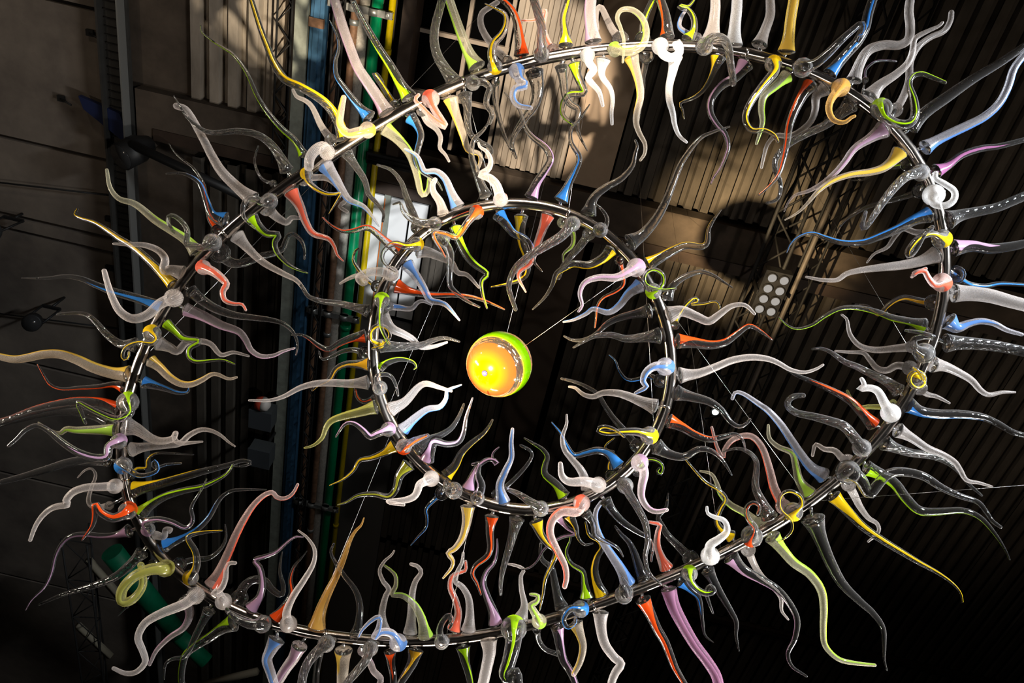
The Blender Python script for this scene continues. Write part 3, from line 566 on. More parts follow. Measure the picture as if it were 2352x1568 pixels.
# ---------------------------------------------------------------- glass horns
HORNS = '''clear glass horn with lime-green streak, S-curved, outward from outer ring at twenty past ten|cg+1|0|S|25 15 3|-1056 1395 4923|-1095,1345,4954 -1145,1299,4978 -1220,1261,4997 -1292,1213,5021 -1356,1156,5051 -1417,1084,5090 -1488,1028,5119 -1543,1008,5128 -1597,991,5136 -1647,968,5147 -1658,945,5159
twist-textured clear glass horn with yellow streak, S-curved, outward from outer ring at twenty-five to eleven|ty-1|0|S|31 24 10|-889 1245 5003|-937,1248,5002 -982,1184,5046 -1059,1131,5085 -1173,1099,5113 -1261,1083,5128 -1328,1032,5165 -1369,983,5199 -1418,924,5241 -1479,841,5299 -1510,799,5328
frosted glass horn, S-curved, behind outer ring at half past ten|fn+0|0|B|27 21 7|-945 1295 4977|-1002,1278,5036 -1021,1289,5082 -1082,1258,5135 -1142,1194,5173 -1182,1174,5181 -1219,1166,5180 -1240,1143,5190
frosted glass horn with yellow streak, bent, in front of outer ring at quarter to eleven|fy+0|0|F|35 25 12|-833 1196 5030|-830,1179,4992 -824,1166,4947 -854,1174,4920 -895,1185,4910 -937,1161,4930 -948,1115,4969 -953,1068,5010
clear glass horn with blue streak, S-curved, outward from outer ring at ten to eleven|cb+1|0|S|35 17 2|-833 1196 5030|-848,1143,5063 -914,1104,5086 -983,1056,5115 -1029,1018,5138 -1047,969,5167 -1046,917,5199 -1067,869,5228 -1113,820,5258
frosted glass horn with lilac streak, nearly straight, outward from outer ring at five to eleven|fp+1|0|S|37 25 20|-775 1148 5056|-775,1110,5079 -822,1068,5107 -888,1016,5141 -947,968,5172 -1002,901,5216 -1050,837,5257 -1111,749,5314 -1130,719,5334
clear glass horn with yellow streak, hooked, behind outer ring at eleven o'clock|cy+0|0|B|30 17 9|-717 1101 5081|-750,1093,5134 -767,1100,5183 -838,1064,5262 -902,1021,5306 -886,1023,5307 -860,1047,5300
clear glass horn with lime-green streak, nearly straight, outward from outer ring at five past eleven|cg+1|0|S|36 22 12|-657 1055 5106|-693,1032,5120 -739,993,5144 -800,936,5179 -872,877,5216 -939,817,5253 -1008,753,5293 -1042,712,5318
frosted glass horn with lime-green streak, wriggling, inward from outer ring at ten to eleven|fg+1|0|S|32 25 9|-775 1148 5056|-763,1172,5041 -701,1202,5032 -641,1245,5017 -608,1288,4998 -579,1337,4976 -556,1385,4955 -537,1401,4949 -523,1379,4967 -530,1341,4996
clear glass horn with blue streak, wriggling, inward from outer ring at five past eleven|cb-1|0|S|30 19 3|-717 1101 5081|-663,1109,5076 -631,1127,5061 -600,1163,5033 -599,1217,4992 -595,1253,4965 -568,1285,4940 -522,1300,4925 -478,1311,4913 -450,1335,4894
ribbed frosted glass horn, hooked, in front of outer ring at twenty-five past ten|rn+0|0|F|35 24 20|-1001 1345 4950|-984,1298,4930 -974,1279,4889 -986,1255,4872 -1009,1266,4842 -1020,1292,4807 -1012,1319,4774
twist-textured clear glass horn, S-curved, outward from outer ring at ten past ten|tn+0|0|S|32 22 3|-1111 1446 4896|-1156,1417,4914 -1197,1371,4936 -1252,1328,4955 -1317,1305,4963 -1400,1306,4955 -1482,1327,4934 -1534,1330,4927 -1577,1315,4932 -1621,1293,4941 -1658,1260,4956 -1698,1222,4974
frosted glass horn, slightly curved, outward from outer ring at five to ten|fn+0|0|S|39 25 14|-1269 1604 4811|-1279,1560,4838 -1357,1528,4857 -1439,1483,4882 -1496,1434,4911 -1559,1370,4949 -1651,1285,4999 -1703,1275,5004
frosted glass horn with blue streak, slightly curved, inward from outer ring at twenty past ten|fb-1|0|S|36 25 3|-1001 1345 4950|-987,1366,4937 -936,1398,4909 -889,1435,4878 -845,1463,4854 -777,1471,4840 -728,1497,4816 -687,1526,4791
twist-textured clear glass horn, S-curved, inward from outer ring at half past ten|tn+0|0|S|28 18 6|-945 1295 4977|-906,1300,4973 -858,1343,4958 -808,1390,4940 -779,1441,4918 -739,1470,4909 -697,1504,4896 -692,1540,4881
twist-textured clear glass horn, bent, behind outer ring at five past ten|tn+0|0|B|17 9 4|-1165 1498 4868|-1215,1498,4917 -1236,1516,4958 -1285,1519,4979 -1323,1492,4998 -1346,1445,5022 -1340,1391,5047
clear glass horn with yellow streak, wriggling, in front of outer ring at quarter past ten|cy-1|0|F|28 16 2|-1056 1395 4923|-1052,1396,4874 -1037,1381,4830 -1016,1393,4793 -972,1406,4764 -922,1412,4749 -884,1405,4748 -856,1394,4751 -869,1431,4726 -887,1476,4695
ribbed frosted glass horn, wriggling, behind outer ring at ten past ten|rn+0|0|B|28 17 8|-1111 1446 4896|-1085,1456,4938 -1093,1472,4981 -1059,1466,5018 -999,1463,5033 -938,1492,5016 -898,1529,4991 -919,1557,4971 -878,1571,4959
frosted glass horn with orange-red streak, S-curved, inward from outer ring at five past ten|fo+0|0|S|35 25 3|-1165 1498 4868|-1113,1497,4868 -1064,1543,4844 -1022,1599,4813 -978,1636,4793 -908,1643,4792 -872,1671,4777 -854,1697,4762 -821,1716,4753
frosted glass horn, S-curved, behind outer ring at five to ten|fn+0|0|B|39 28 8|-1217 1550 4840|-1222,1595,4861 -1230,1618,4900 -1189,1657,4912 -1146,1671,4910 -1135,1662,4918 -1124,1648,4928 -1093,1645,4932
clear glass horn with lime-green streak, wriggling, inward from outer ring at ten to ten|cg+0|0|S|31 22 3|-1269 1604 4811|-1261,1632,4794 -1226,1656,4781 -1181,1677,4770 -1131,1672,4775 -1140,1704,4756 -1119,1740,4736 -1071,1771,4719 -1022,1786,4712 -966,1793,4710
frosted glass horn, slightly curved, inward from outer ring at twenty to ten|fn+0|0|S|35 22 6|-1365 1715 4752|-1311,1714,4753 -1248,1749,4726 -1166,1784,4697 -1065,1805,4676 -1003,1816,4665 -961,1840,4646 -931,1862,4629
twist-textured clear glass horn, slightly curved, outward from inner ring at twenty-five to ten|tn+0|1|S|30 19 6|-597 1787 4527|-635,1798,4520 -687,1794,4517 -757,1791,4513 -831,1794,4504 -892,1785,4504 -933,1748,4520
clear glass horn, wriggling, behind outer ring at twenty-five to ten|cn+0|0|B|45 25 5|-1408 1773 4721|-1389,1813,4746 -1399,1839,4782 -1354,1876,4788 -1296,1869,4805 -1230,1833,4833 -1166,1805,4850 -1137,1778,4865 -1132,1741,4887 -1111,1716,4900 -1064,1731,4888 -1036,1765,4865 -1027,1798,4842
frosted glass horn with orange-red streak, wriggling, in front of outer ring at twenty-five past nine|fo+0|0|F|34 24 5|-1449 1833 4690|-1414,1843,4635 -1390,1821,4596 -1329,1809,4559 -1278,1820,4533 -1258,1832,4519 -1266,1855,4499 -1248,1883,4477 -1206,1887,4470 -1168,1880,4471 -1146,1896,4458
clear glass horn, wriggling, in front of outer ring at five to ten|cn+0|0|F|35 20 4|-1217 1550 4840|-1187,1532,4802 -1175,1514,4761 -1193,1511,4729 -1217,1496,4719 -1244,1497,4705 -1256,1524,4676 -1241,1555,4646 -1205,1573,4626 -1175,1583,4613
clear glass horn, S-curved, inward from outer ring at twenty past nine|cn+0|0|S|31 24 3|-1519 1958 4623|-1465,1969,4617 -1398,1993,4596 -1334,2008,4582 -1249,2013,4573 -1162,2003,4572 -1076,1993,4572 -1016,1994,4567 -963,2016,4549 -930,2056,4520 -927,2093,4494
frosted glass horn with lilac streak, wriggling, inward from outer ring at ten past nine|fp-1|0|S|31 25 4|-1548 2023 4589|-1470,2044,4576 -1389,2059,4577 -1306,2082,4573 -1225,2095,4574 -1184,2125,4562 -1153,2161,4546 -1104,2179,4541 -1051,2169,4554 -1012,2146,4573 -966,2127,4591
clear glass horn with orange-red streak, S-curved, outward from inner ring at twenty past ten|co-1|1|S|31 21 3|-550 1581 4665|-554,1567,4674 -624,1548,4698 -683,1525,4722 -726,1517,4734 -783,1544,4728 -832,1558,4727 -888,1549,4742 -932,1531,4761
frosted glass horn, coiled, in front of inner ring at five past ten|fn+0|1|F|32 23 5|-580 1655 4615|-568,1630,4582 -566,1609,4542 -609,1612,4543 -658,1632,4552 -700,1671,4559 -677,1699,4566 -674,1687,4591 -719,1696,4616 -759,1727,4628 -795,1765,4637
clear glass horn with yellow streak, bent, behind inner ring at ten to ten|cy+1|1|B|27 13 4|-592 1707 4581|-628,1726,4618 -642,1746,4658 -689,1735,4680 -735,1702,4691 -763,1669,4699 -761,1631,4711 -750,1617,4714
clear glass horn with blue streak, S-curved, outward from outer ring at quarter to ten|cb-1|0|S|37 20 3|-1365 1715 4752|-1381,1664,4783 -1439,1653,4783 -1479,1600,4808 -1519,1542,4835 -1568,1520,4842 -1613,1515,4839 -1669,1527,4826
clear glass horn with orange-red streak, S-curved, behind outer ring at twenty to ten|co+0|0|B|25 14 2|-1365 1715 4752|-1420,1728,4793 -1443,1745,4835 -1494,1732,4879 -1539,1678,4939 -1574,1617,4990 -1640,1566,5030 -1710,1541,5052 -1754,1519,5068 -1785,1495,5086
twist-textured clear glass horn, wriggling, in front of outer ring at twenty-five to ten|tn+0|0|F|39 17 7|-1408 1773 4721|-1398,1740,4692 -1385,1722,4651 -1408,1733,4615 -1454,1728,4606 -1476,1727,4604 -1481,1684,4629 -1506,1656,4647 -1552,1638,4662 -1579,1644,4661 -1573,1673,4646 -1545,1700,4634
frosted glass horn with lime-green streak, S-curved, outward from outer ring at half past nine|fg-1|0|S|34 24 7|-1449 1833 4690|-1479,1810,4704 -1531,1773,4718 -1604,1745,4726 -1681,1717,4733 -1754,1679,4745 -1795,1666,4748 -1850,1660,4745 -1896,1623,4760 -1923,1558,4791
clear glass horn with yellow streak, S-curved, outward from outer ring at twenty past nine|cy+0|0|S|27 23 5|-1519 1958 4623|-1550,1961,4621 -1620,1942,4664 -1719,1918,4722 -1816,1901,4772 -1893,1896,4804 -1973,1886,4840 -2051,1881,4873 -2126,1888,4895 -2173,1887,4912 -2173,1868,4936
frosted glass horn, wriggling, outward from outer ring at twenty-five past nine|fn+0|0|S|34 24 5|-1485 1895 4657|-1519,1906,4650 -1568,1900,4644 -1598,1904,4636 -1601,1856,4656 -1639,1826,4665 -1699,1814,4660 -1760,1820,4645 -1820,1825,4629
clear glass horn with blue streak, slightly curved, outward from outer ring at ten past nine|cb+0|0|S|31 25 2|-1574 2090 4554|-1578,2060,4572 -1656,2051,4578 -1733,2047,4581 -1815,2043,4583 -1894,2034,4589 -1966,2024,4596 -2041,2029,4593 -2116,2051,4580 -2232,2074,4566
ribbed frosted glass horn, bent, in front of outer ring at quarter past nine|rn+0|0|F|42 25 11|-1548 2023 4589|-1518,1989,4561 -1505,1968,4521 -1540,1981,4481 -1576,2024,4438 -1634,2048,4419 -1694,2031,4428 -1740,1988,4455 -1775,1943,4485 -1802,1901,4512
twist-textured clear glass horn, S-curved, outward from outer ring at nine o'clock|tn+0|0|S|34 20 5|-1616 2226 4483|-1666,2232,4479 -1738,2246,4482 -1807,2230,4503 -1876,2199,4535 -1927,2183,4554 -1989,2192,4558 -2073,2219,4555
clear glass horn with lime-green streak, wriggling, inward from outer ring at five past nine|cg+0|0|S|25 19 3|-1574 2090 4554|-1543,2117,4538 -1494,2135,4520 -1445,2153,4503 -1371,2144,4500 -1406,2174,4475 -1400,2206,4451 -1360,2215,4440 -1295,2194,4445 -1240,2178,4448 -1183,2180,4440
frosted glass horn, wriggling, inward from outer ring at nine o'clock|fn+0|0|S|33 21 5|-1616 2226 4483|-1562,2205,4496 -1510,2214,4495 -1473,2222,4494 -1445,2183,4523 -1388,2170,4536 -1338,2175,4539 -1284,2210,4523 -1233,2192,4540 -1163,2196,4544
clear glass horn with yellow streak, hooked, in front of outer ring at five past nine|cy+0|0|F|38 13 6|-1597 2157 4519|-1581,2145,4478 -1558,2120,4440 -1529,2124,4417 -1540,2140,4399 -1597,2145,4393 -1647,2175,4380 -1660,2215,4363 -1643,2230,4357 -1635,2213,4372 -1639,2203,4381
frosted glass horn with yellow streak, S-curved, outward from outer ring at ten to nine|fy-1|0|S|40 26 15|-1642 2366 4410|-1667,2355,4416 -1740,2368,4415 -1833,2369,4423 -1919,2358,4437 -2003,2356,4446 -2081,2374,4442 -2155,2406,4430 -2216,2427,4422 -2288,2433,4425 -2321,2432,4429
frosted glass horn with yellow streak, wriggling, inward from outer ring at five to nine|fy+1|0|S|30 21 5|-1631 2296 4446|-1580,2282,4455 -1531,2295,4439 -1479,2316,4417 -1420,2326,4401 -1368,2316,4399 -1321,2285,4410 -1285,2253,4422 -1254,2244,4422 -1199,2247,4412 -1165,2231,4416
clear glass horn with orange-red streak, S-curved, outward from outer ring at ten to nine|co+1|0|S|28 14 3|-1649 2436 4373|-1682,2410,4389 -1728,2410,4388 -1795,2432,4374 -1872,2451,4362 -1950,2471,4349 -2009,2464,4353 -2048,2432,4372 -2083,2399,4392
clear glass horn with orange-red streak, slightly curved, outward from outer ring at twenty to nine|co-1|0|S|30 28 15|-1650 2506 4336|-1681,2502,4339 -1775,2504,4349 -1881,2526,4347 -1982,2565,4334 -2082,2613,4317 -2180,2671,4294 -2230,2697,4284 -2258,2718,4275
clear glass horn, slightly curved, behind outer ring at twenty to nine|cn+0|0|B|25 23 15|-1646 2577 4300|-1722,2601,4334 -1753,2631,4369 -1844,2636,4403 -1987,2657,4412 -2115,2700,4393 -2238,2753,4363 -2314,2792,4340
clear glass horn with lime-green streak, wriggling, in front of outer ring at quarter to nine|cg+0|0|F|46 20 6|-1649 2436 4373|-1627,2437,4324 -1604,2411,4287 -1576,2430,4248 -1622,2454,4220 -1699,2446,4223 -1764,2435,4233 -1808,2429,4241 -1787,2461,4225 -1758,2505,4204
clear glass horn with blue streak, bent, inward from outer ring at ten to nine|cb+1|0|S|28 21 4|-1642 2366 4410|-1590,2371,4406 -1538,2375,4406 -1486,2379,4405 -1433,2384,4403 -1390,2374,4410 -1389,2357,4422
frosted glass horn with lime-green streak, S-curved, outward from outer ring at twenty-five to nine|fg+0|0|S|31 25 3|-1646 2577 4300|-1682,2590,4292 -1733,2595,4280 -1788,2601,4266 -1843,2607,4253 -1881,2607,4247 -1903,2626,4230 -1941,2621,4226 -1973,2606,4229 -2001,2592,4232
ribbed frosted glass horn, wriggling, inward from outer ring at twenty-five to nine|rn+0|0|S|41 25 4|-1646 2577 4300|-1626,2566,4307 -1573,2561,4296 -1504,2568,4272 -1446,2562,4261 -1394,2535,4263 -1382,2506,4272 -1379,2524,4254 -1347,2530,4241 -1295,2509,4239 -1243,2487,4238
frosted glass horn, S-curved, inward from outer ring at half past eight|fn+0|0|S|33 21 4|-1636 2646 4264|-1585,2652,4260 -1520,2624,4269 -1439,2597,4275 -1369,2570,4282 -1335,2528,4301 -1289,2493,4315 -1238,2482,4315 -1187,2488,4305 -1144,2503,4290 -1112,2510,4281
clear glass horn with lilac streak, wriggling, in front of outer ring at twenty-five to nine|cp+0|0|F|36 21 7|-1636 2646 4264|-1634,2603,4242 -1618,2574,4207 -1640,2581,4173 -1632,2608,4138 -1677,2612,4119 -1747,2595,4112 -1818,2563,4118 -1886,2525,4131 -1935,2514,4132 -1975,2536,4113 -2001,2572,4085 -2025,2599,4063
clear glass horn, nearly straight, outward from outer ring at half past eight|cn+0|0|S|31 26 10|-1619 2714 4229|-1681,2717,4227 -1766,2729,4211 -1858,2755,4185 -1945,2793,4151 -2031,2830,4117 -2119,2864,4086 -2145,2874,4077
clear glass horn with yellow streak, wriggling, behind outer ring at twenty-five past eight|cy+0|0|B|18 10 3|-1594 2781 4195|-1585,2792,4236 -1602,2823,4271 -1596,2812,4304 -1556,2808,4321 -1561,2779,4343 -1532,2746,4364 -1454,2729,4371 -1352,2709,4375
clear glass horn with blue streak, coiled, in front of outer ring at twenty-five past eight|cb-1|0|F|38 14 4|-1619 2714 4229|-1592,2695,4192 -1568,2663,4159 -1524,2660,4137 -1483,2664,4126 -1439,2650,4132 -1406,2627,4148 -1426,2599,4169 -1438,2616,4162 -1421,2627,4158 -1379,2610,4176 -1321,2600,4193
clear glass horn with yellow streak, hooked, inward from outer ring at twenty past eight|cy+1|0|S|36 26 4|-1562 2844 4162|-1540,2815,4180 -1451,2782,4203 -1359,2740,4232 -1267,2697,4261 -1192,2666,4283 -1132,2639,4301 -1091,2618,4315 -1048,2618,4316 -1081,2640,4305 -1129,2648,4301
frosted glass horn, wriggling, in front of outer ring at twenty-five past eight|fn+0|0|F|34 21 8|-1594 2781 4195|-1610,2784,4144 -1597,2751,4112 -1641,2746,4087 -1698,2753,4071 -1748,2778,4052 -1771,2816,4029 -1761,2831,4020 -1816,2852,4010 -1854,2887,3992 -1882,2941,3964 -1895,3006,3931
frosted glass horn, wriggling, behind outer ring at twenty past eight|fn+0|0|B|20 15 3|-1562 2844 4162|-1655,2932,4157 -1683,2970,4187 -1765,3020,4204 -1800,3007,4223 -1804,2959,4262 -1799,2913,4296 -1824,2889,4313 -1857,2902,4306 -1883,2938,4285
clear glass horn with orange-red streak, wriggling, in front of outer ring at quarter past eight|co+0|0|F|40 27 3|-1523 2905 4131|-1532,2873,4102 -1515,2840,4069 -1525,2843,4044 -1559,2849,4021 -1611,2831,4023 -1643,2802,4038 -1632,2845,4012 -1633,2891,3985 -1664,2952,3950
clear glass horn with lilac streak, wriggling, outward from outer ring at ten past eight|cp+1|0|S|32 15 3|-1476 2962 4103|-1527,2987,4087 -1586,3019,4072 -1651,3037,4065 -1719,3047,4063 -1785,3069,4054 -1823,3111,4032 -1841,3170,4001 -1843,3238,3964 -1862,3304,3929 -1910,3370,3894 -1927,3416,3868
clear glass horn, slightly curved, outward from outer ring at five past eight|cn+0|0|S|32 23 5|-1422 3014 4076|-1448,3065,4045 -1493,3129,4015 -1549,3193,3985 -1623,3244,3964 -1706,3290,3945 -1789,3337,3927 -1883,3402,3899
frosted glass horn with olive streak, coiled, in front of outer ring at five to eight|fG+0|0|F|39 28 15|-1297 3103 4032|-1313,3074,4001 -1305,3039,3970 -1356,3035,3944 -1415,3069,3914 -1452,3128,3879 -1442,3173,3854 -1401,3162,3865 -1372,3110,3904 -1389,3061,3941 -1404,3038,3958
clear glass horn, nearly straight, behind outer ring at eight o'clock|cn+0|0|B|27 15 3|-1362 3061 4053|-1403,3141,4053 -1422,3186,4078 -1450,3273,4076 -1482,3365,4048 -1528,3440,4018 -1562,3490,3997
clear glass horn with lime-green streak, slightly curved, inward from outer ring at quarter past eight|cg+1|0|S|33 23 5|-1523 2905 4131|-1486,2902,4133 -1450,2859,4153 -1391,2808,4175 -1310,2762,4192 -1234,2727,4204 -1174,2685,4222 -1129,2643,4240 -1110,2601,4260
clear glass horn with lilac streak, wriggling, in front of outer ring at ten past eight|cp+0|0|F|30 17 3|-1476 2962 4103|-1425,2931,4073 -1410,2891,4044 -1420,2854,4044 -1358,2815,4043 -1287,2803,4034 -1223,2807,4023 -1198,2771,4040 -1216,2722,4066 -1201,2673,4093 -1185,2635,4114 -1177,2599,4134
ribbed frosted glass horn, wriggling, inward from outer ring at five past eight|rn+0|0|S|20 19 7|-1422 3014 4076|-1405,2984,4095 -1357,2966,4083 -1352,2924,4089 -1322,2909,4084 -1323,2915,4071
clear glass horn with blue streak, S-curved, inward from outer ring at five past eight|cb+1|0|S|32 18 3|-1362 3061 4053|-1351,3017,4080 -1292,2983,4102 -1230,2936,4131 -1185,2875,4169 -1158,2800,4216 -1122,2759,4242 -1066,2739,4255 -956,2718,4269
clear glass horn with yellow streak, wriggling, in front of outer ring at ten to eight|cy+1|0|F|35 22 3|-1228 3139 4014|-1192,3091,3995 -1176,3047,3969 -1154,2984,3976 -1169,2923,4002 -1214,2881,4027 -1206,2864,4040 -1147,2844,4057 -1078,2830,4074
clear glass horn, bent, behind outer ring at five to eight|cn+0|0|B|33 17 4|-1297 3103 4032|-1282,3114,4074 -1290,3148,4106 -1244,3144,4140 -1179,3126,4153 -1133,3076,4176 -1116,3018,4201 -1131,2960,4225
ribbed frosted glass horn, wriggling, in front of outer ring at quarter to eight|rn+0|0|F|40 25 8|-1156 3169 4000|-1152,3158,3958 -1143,3124,3926 -1171,3137,3885 -1247,3164,3837 -1307,3204,3797 -1321,3256,3756 -1287,3296,3726 -1262,3332,3699 -1288,3372,3669 -1334,3384,3658 -1388,3372,3661
frosted glass horn with lilac streak, S-curved, outward from outer ring at ten to eight|fp-1|0|S|30 20 7|-1156 3169 4000|-1214,3215,3972 -1172,3263,3939 -1182,3321,3900 -1235,3369,3867 -1279,3427,3827 -1295,3486,3787
clear glass horn, S-curved, outward from outer ring at twenty to eight|cn+0|0|S|30 20 3|-1081 3194 3988|-1089,3239,3960 -1108,3297,3919 -1124,3354,3877 -1143,3422,3828 -1197,3440,3811 -1222,3466,3792 -1212,3517,3755
clear glass horn with lime-green streak, bent, outward from outer ring at twenty-five to eight|cg-1|0|S|40 25 12|-928 3228 3973|-969,3273,3946 -1017,3310,3929 -1062,3358,3906 -1108,3401,3886 -1153,3451,3862 -1162,3504,3835 -1155,3566,3804 -1137,3602,3786
frosted glass horn with orange-red streak, wriggling, inward from outer ring at quarter to eight|fo-1|0|S|38 24 6|-1081 3194 3988|-1101,3139,4022 -1080,3071,4061 -1061,2995,4105 -1046,2924,4145 -1025,2853,4187 -997,2789,4223 -961,2741,4251 -924,2719,4263 -897,2734,4253 -859,2729,4254 -830,2703,4269 -816,2662,4292
frosted glass horn, wriggling, in front of outer ring at twenty to eight|fn+0|0|F|38 19 8|-1005 3213 3980|-1023,3160,3963 -1014,3118,3936 -1030,3077,3935 -1054,3072,3930 -1026,3049,3939 -1015,3010,3962 -1023,2963,3993 -1013,2946,4005 -990,2942,4009
clear glass horn, slightly curved, in front of outer ring at half past seven|cn+0|0|F|41 30 8|-850 3238 3970|-826,3216,3934 -823,3178,3905 -866,3164,3881 -920,3151,3882 -968,3132,3892 -981,3121,3899
clear glass horn with lilac streak, wriggling, inward from outer ring at twenty-five to eight|cp+0|0|S|33 19 4|-928 3228 3973|-902,3198,3992 -875,3146,4025 -880,3091,4060 -905,3040,4092 -938,3014,4109 -897,2993,4124 -849,2965,4142 -816,2926,4167 -781,2892,4189 -744,2885,4194
clear glass horn, wriggling, behind outer ring at twenty to eight|cn+0|0|B|40 27 3|-1005 3213 3980|-977,3206,4032 -988,3239,4065 -989,3223,4115 -958,3204,4150 -906,3209,4163 -866,3244,4154 -817,3265,4150 -816,3235,4175 -853,3181,4220 -865,3111,4275
clear glass horn with orange-red streak, S-curved, inward from outer ring at twenty-five past seven|co+0|0|S|32 19 2|-771 3244 3968|-784,3220,3982 -760,3180,4017 -740,3128,4062 -762,3082,4101 -761,3037,4140 -740,3005,4168 -720,2973,4196
frosted glass horn, S-curved, in front of outer ring at twenty past seven|fn+0|0|F|38 22 4|-693 3246 3968|-710,3195,3950 -703,3151,3924 -715,3088,3928 -699,3005,3949 -663,2914,3981 -637,2836,4015 -644,2778,4042 -685,2736,4060 -731,2712,4068
frosted glass horn with amber streak, slightly curved, inward from outer ring at quarter past seven|fa+0|0|S|41 27 3|-614 3246 3969|-586,3218,3986 -587,3159,4029 -575,3091,4078 -556,3025,4126 -540,2951,4179 -532,2883,4228 -517,2840,4259 -497,2814,4278 -492,2784,4300
clear glass horn, S-curved, inward from outer ring at five past seven|cn+0|0|S|32 19 5|-377 3229 3982|-402,3224,3985 -401,3160,4021 -413,3094,4058 -449,3037,4090 -511,2990,4115 -567,2942,4140 -599,2904,4161 -594,2869,4181
frosted glass horn with blue streak, wriggling, in front of outer ring at ten to seven|fb+0|0|F|39 23 5|-220 3207 3997|-198,3173,3969 -201,3130,3942 -234,3073,3934 -279,3061,3918 -303,3078,3893 -291,3031,3910 -297,2979,3931 -328,2994,3915 -358,3029,3884 -366,3053,3863
frosted glass horn, wriggling, inward from outer ring at five to seven|fn+0|0|S|27 19 4|-298 3219 3989|-269,3179,4013 -303,3113,4051 -306,3040,4092 -298,3004,4112 -333,2977,4127 -360,2938,4149 -348,2897,4172 -323,2867,4189 -314,2846,4201
frosted glass horn with blue streak, slightly curved, outward from outer ring at twenty past seven|fb+0|0|S|39 26 19|-771 3244 3968|-756,3302,3932 -769,3340,3896 -773,3370,3866 -743,3402,3834 -713,3432,3803 -692,3455,3780
frosted glass horn with lilac streak, nearly straight, outward from outer ring at quarter past seven|fp+0|0|S|37 26 22|-614 3246 3969|-645,3308,3931 -661,3371,3909 -689,3437,3886 -714,3513,3859 -729,3560,3842
twist-textured clear glass horn, slightly curved, in front of outer ring at ten past seven|tn+0|0|F|38 24 19|-535 3243 3972|-520,3239,3926 -518,3205,3894 -545,3211,3847 -568,3245,3811 -575,3287,3778 -572,3314,3757 -566,3343,3737
clear glass horn, nearly straight, behind outer ring at ten past seven|cn+0|0|B|16 19 16|-535 3243 3972|-550,3350,3956 -556,3398,3979 -556,3462,3946 -543,3505,3898 -532,3527,3870
frosted glass horn with yellow streak, nearly straight, outward from outer ring at five past seven|fy-1|0|S|41 27 24|-456 3237 3977|-440,3288,3946 -430,3350,3923 -422,3406,3903 -415,3445,3889 -405,3491,3872
twist-textured clear glass horn, nearly straight, in front of outer ring at five to seven|tn+0|0|F|37 21 16|-298 3219 3989|-317,3219,3940 -314,3185,3908 -315,3189,3861 -338,3215,3819 -366,3247,3780 -386,3277,3749
frosted glass horn with lilac streak, S-curved, behind outer ring at seven o'clock|fp+1|0|B|22 19 14|-377 3229 3982|-359,3308,3982 -357,3353,4008 -314,3417,4003 -289,3449,3987 -249,3471,3974 -251,3506,3953
frosted glass horn with lime-green streak, wriggling, inward from outer ring at twenty to seven|fg-1|0|S|35 22 5|-65 3174 4017|-84,3157,4027 -122,3074,4054 -168,3016,4071 -225,2981,4075 -275,2976,4064 -266,2933,4079 -276,2887,4095 -303,2862,4100 -337,2843,4102
frosted glass horn, S-curved, inward from outer ring at quarter to seven|fn+0|0|S|33 24 7|-142 3191 4006|-156,3159,4026 -170,3086,4071 -187,3015,4115 -187,2960,4149 -170,2917,4175 -193,2897,4188 -226,2894,4190
clear glass horn, hooked, in front of outer ring at twenty-five to seven|cn+0|0|F|34 20 10|12 3154 4028|-3,3131,3994 -5,3088,3968 -24,3029,3970 -18,2983,3989 2,2952,4004 19,2971,3990 15,2995,3974
frosted glass horn with orange-red streak, wriggling, inward from outer ring at half past six|fo+0|0|S|33 19 7|87 3131 4041|40,3107,4056 43,3048,4101 13,3000,4139 -20,2966,4166 -27,2926,4196 2,2904,4214 30,2891,4226 21,2860,4249
frosted glass horn, wriggling, inward from outer ring at twenty-five past six|fn+0|0|S|34 22 6|87 3131 4041|106,3094,4064 95,3023,4095 72,2954,4124 33,2911,4141 -6,2888,4146 -5,2844,4166 5,2802,4183 1,2759,4202
clear glass horn with lilac streak, S-curved, inward from outer ring at quarter past six|cp+0|0|S|33 23 3|233 3079 4071|221,3043,4094 197,3001,4120 153,2947,4156 123,2899,4186 128,2854,4215 152,2815,4240 153,2766,4271 141,2722,4300
clear glass horn with lime-green streak, wriggling, in front of outer ring at ten past six|cg+0|0|F|60 40 20|304 3050 4088|306,3013,4062 303,2983,4027 312,3003,3969 310,3060,3913 305,3099,3883 326,3112,3873 348,3082,3889 370,3118,3864 384,3148,3844
frosted glass horn, wriggling, inward from outer ring at five past six|fn+0|0|S|35 17 5|375 3018 4106|332,3001,4116 335,2956,4158 306,2908,4204 290,2865,4243 298,2843,4264 269,2838,4274 222,2844,4280
frosted glass horn with lime-green streak, wriggling, in front of outer ring at six o'clock|fg+0|0|F|35 23 7|444 2985 4124|412,2960,4091 403,2919,4063 368,2876,4073 352,2861,4084 376,2846,4099 375,2826,4117 342,2833,4121
frosted glass horn, nearly straight, outward from outer ring at quarter past six|fn+0|0|S|41 29 23|161 3106 4056|209,3118,4049 224,3155,4013 226,3198,3972 226,3251,3920 223,3295,3878
clear glass horn with lime-green streak, nearly straight, outward from outer ring at twenty-five past six|cg+0|0|S|33 23 11|87 3131 4041|100,3168,4019 121,3207,3984 151,3247,3948 176,3287,3911 191,3317,3885
clear glass horn with amber streak, nearly straight, outward from outer ring at twenty to seven|ca+0|0|S|37 24 14|-142 3191 4006|-113,3223,3987 -114,3258,3952 -126,3290,3919 -146,3329,3878 -162,3361,3844
clear glass horn with orange-red streak, nearly straight, outward from outer ring at ten to seven|co+0|0|S|28 19 14|-220 3207 3997|-227,3251,3970 -208,3309,3944 -190,3350,3926 -181,3387,3909 -172,3426,3891
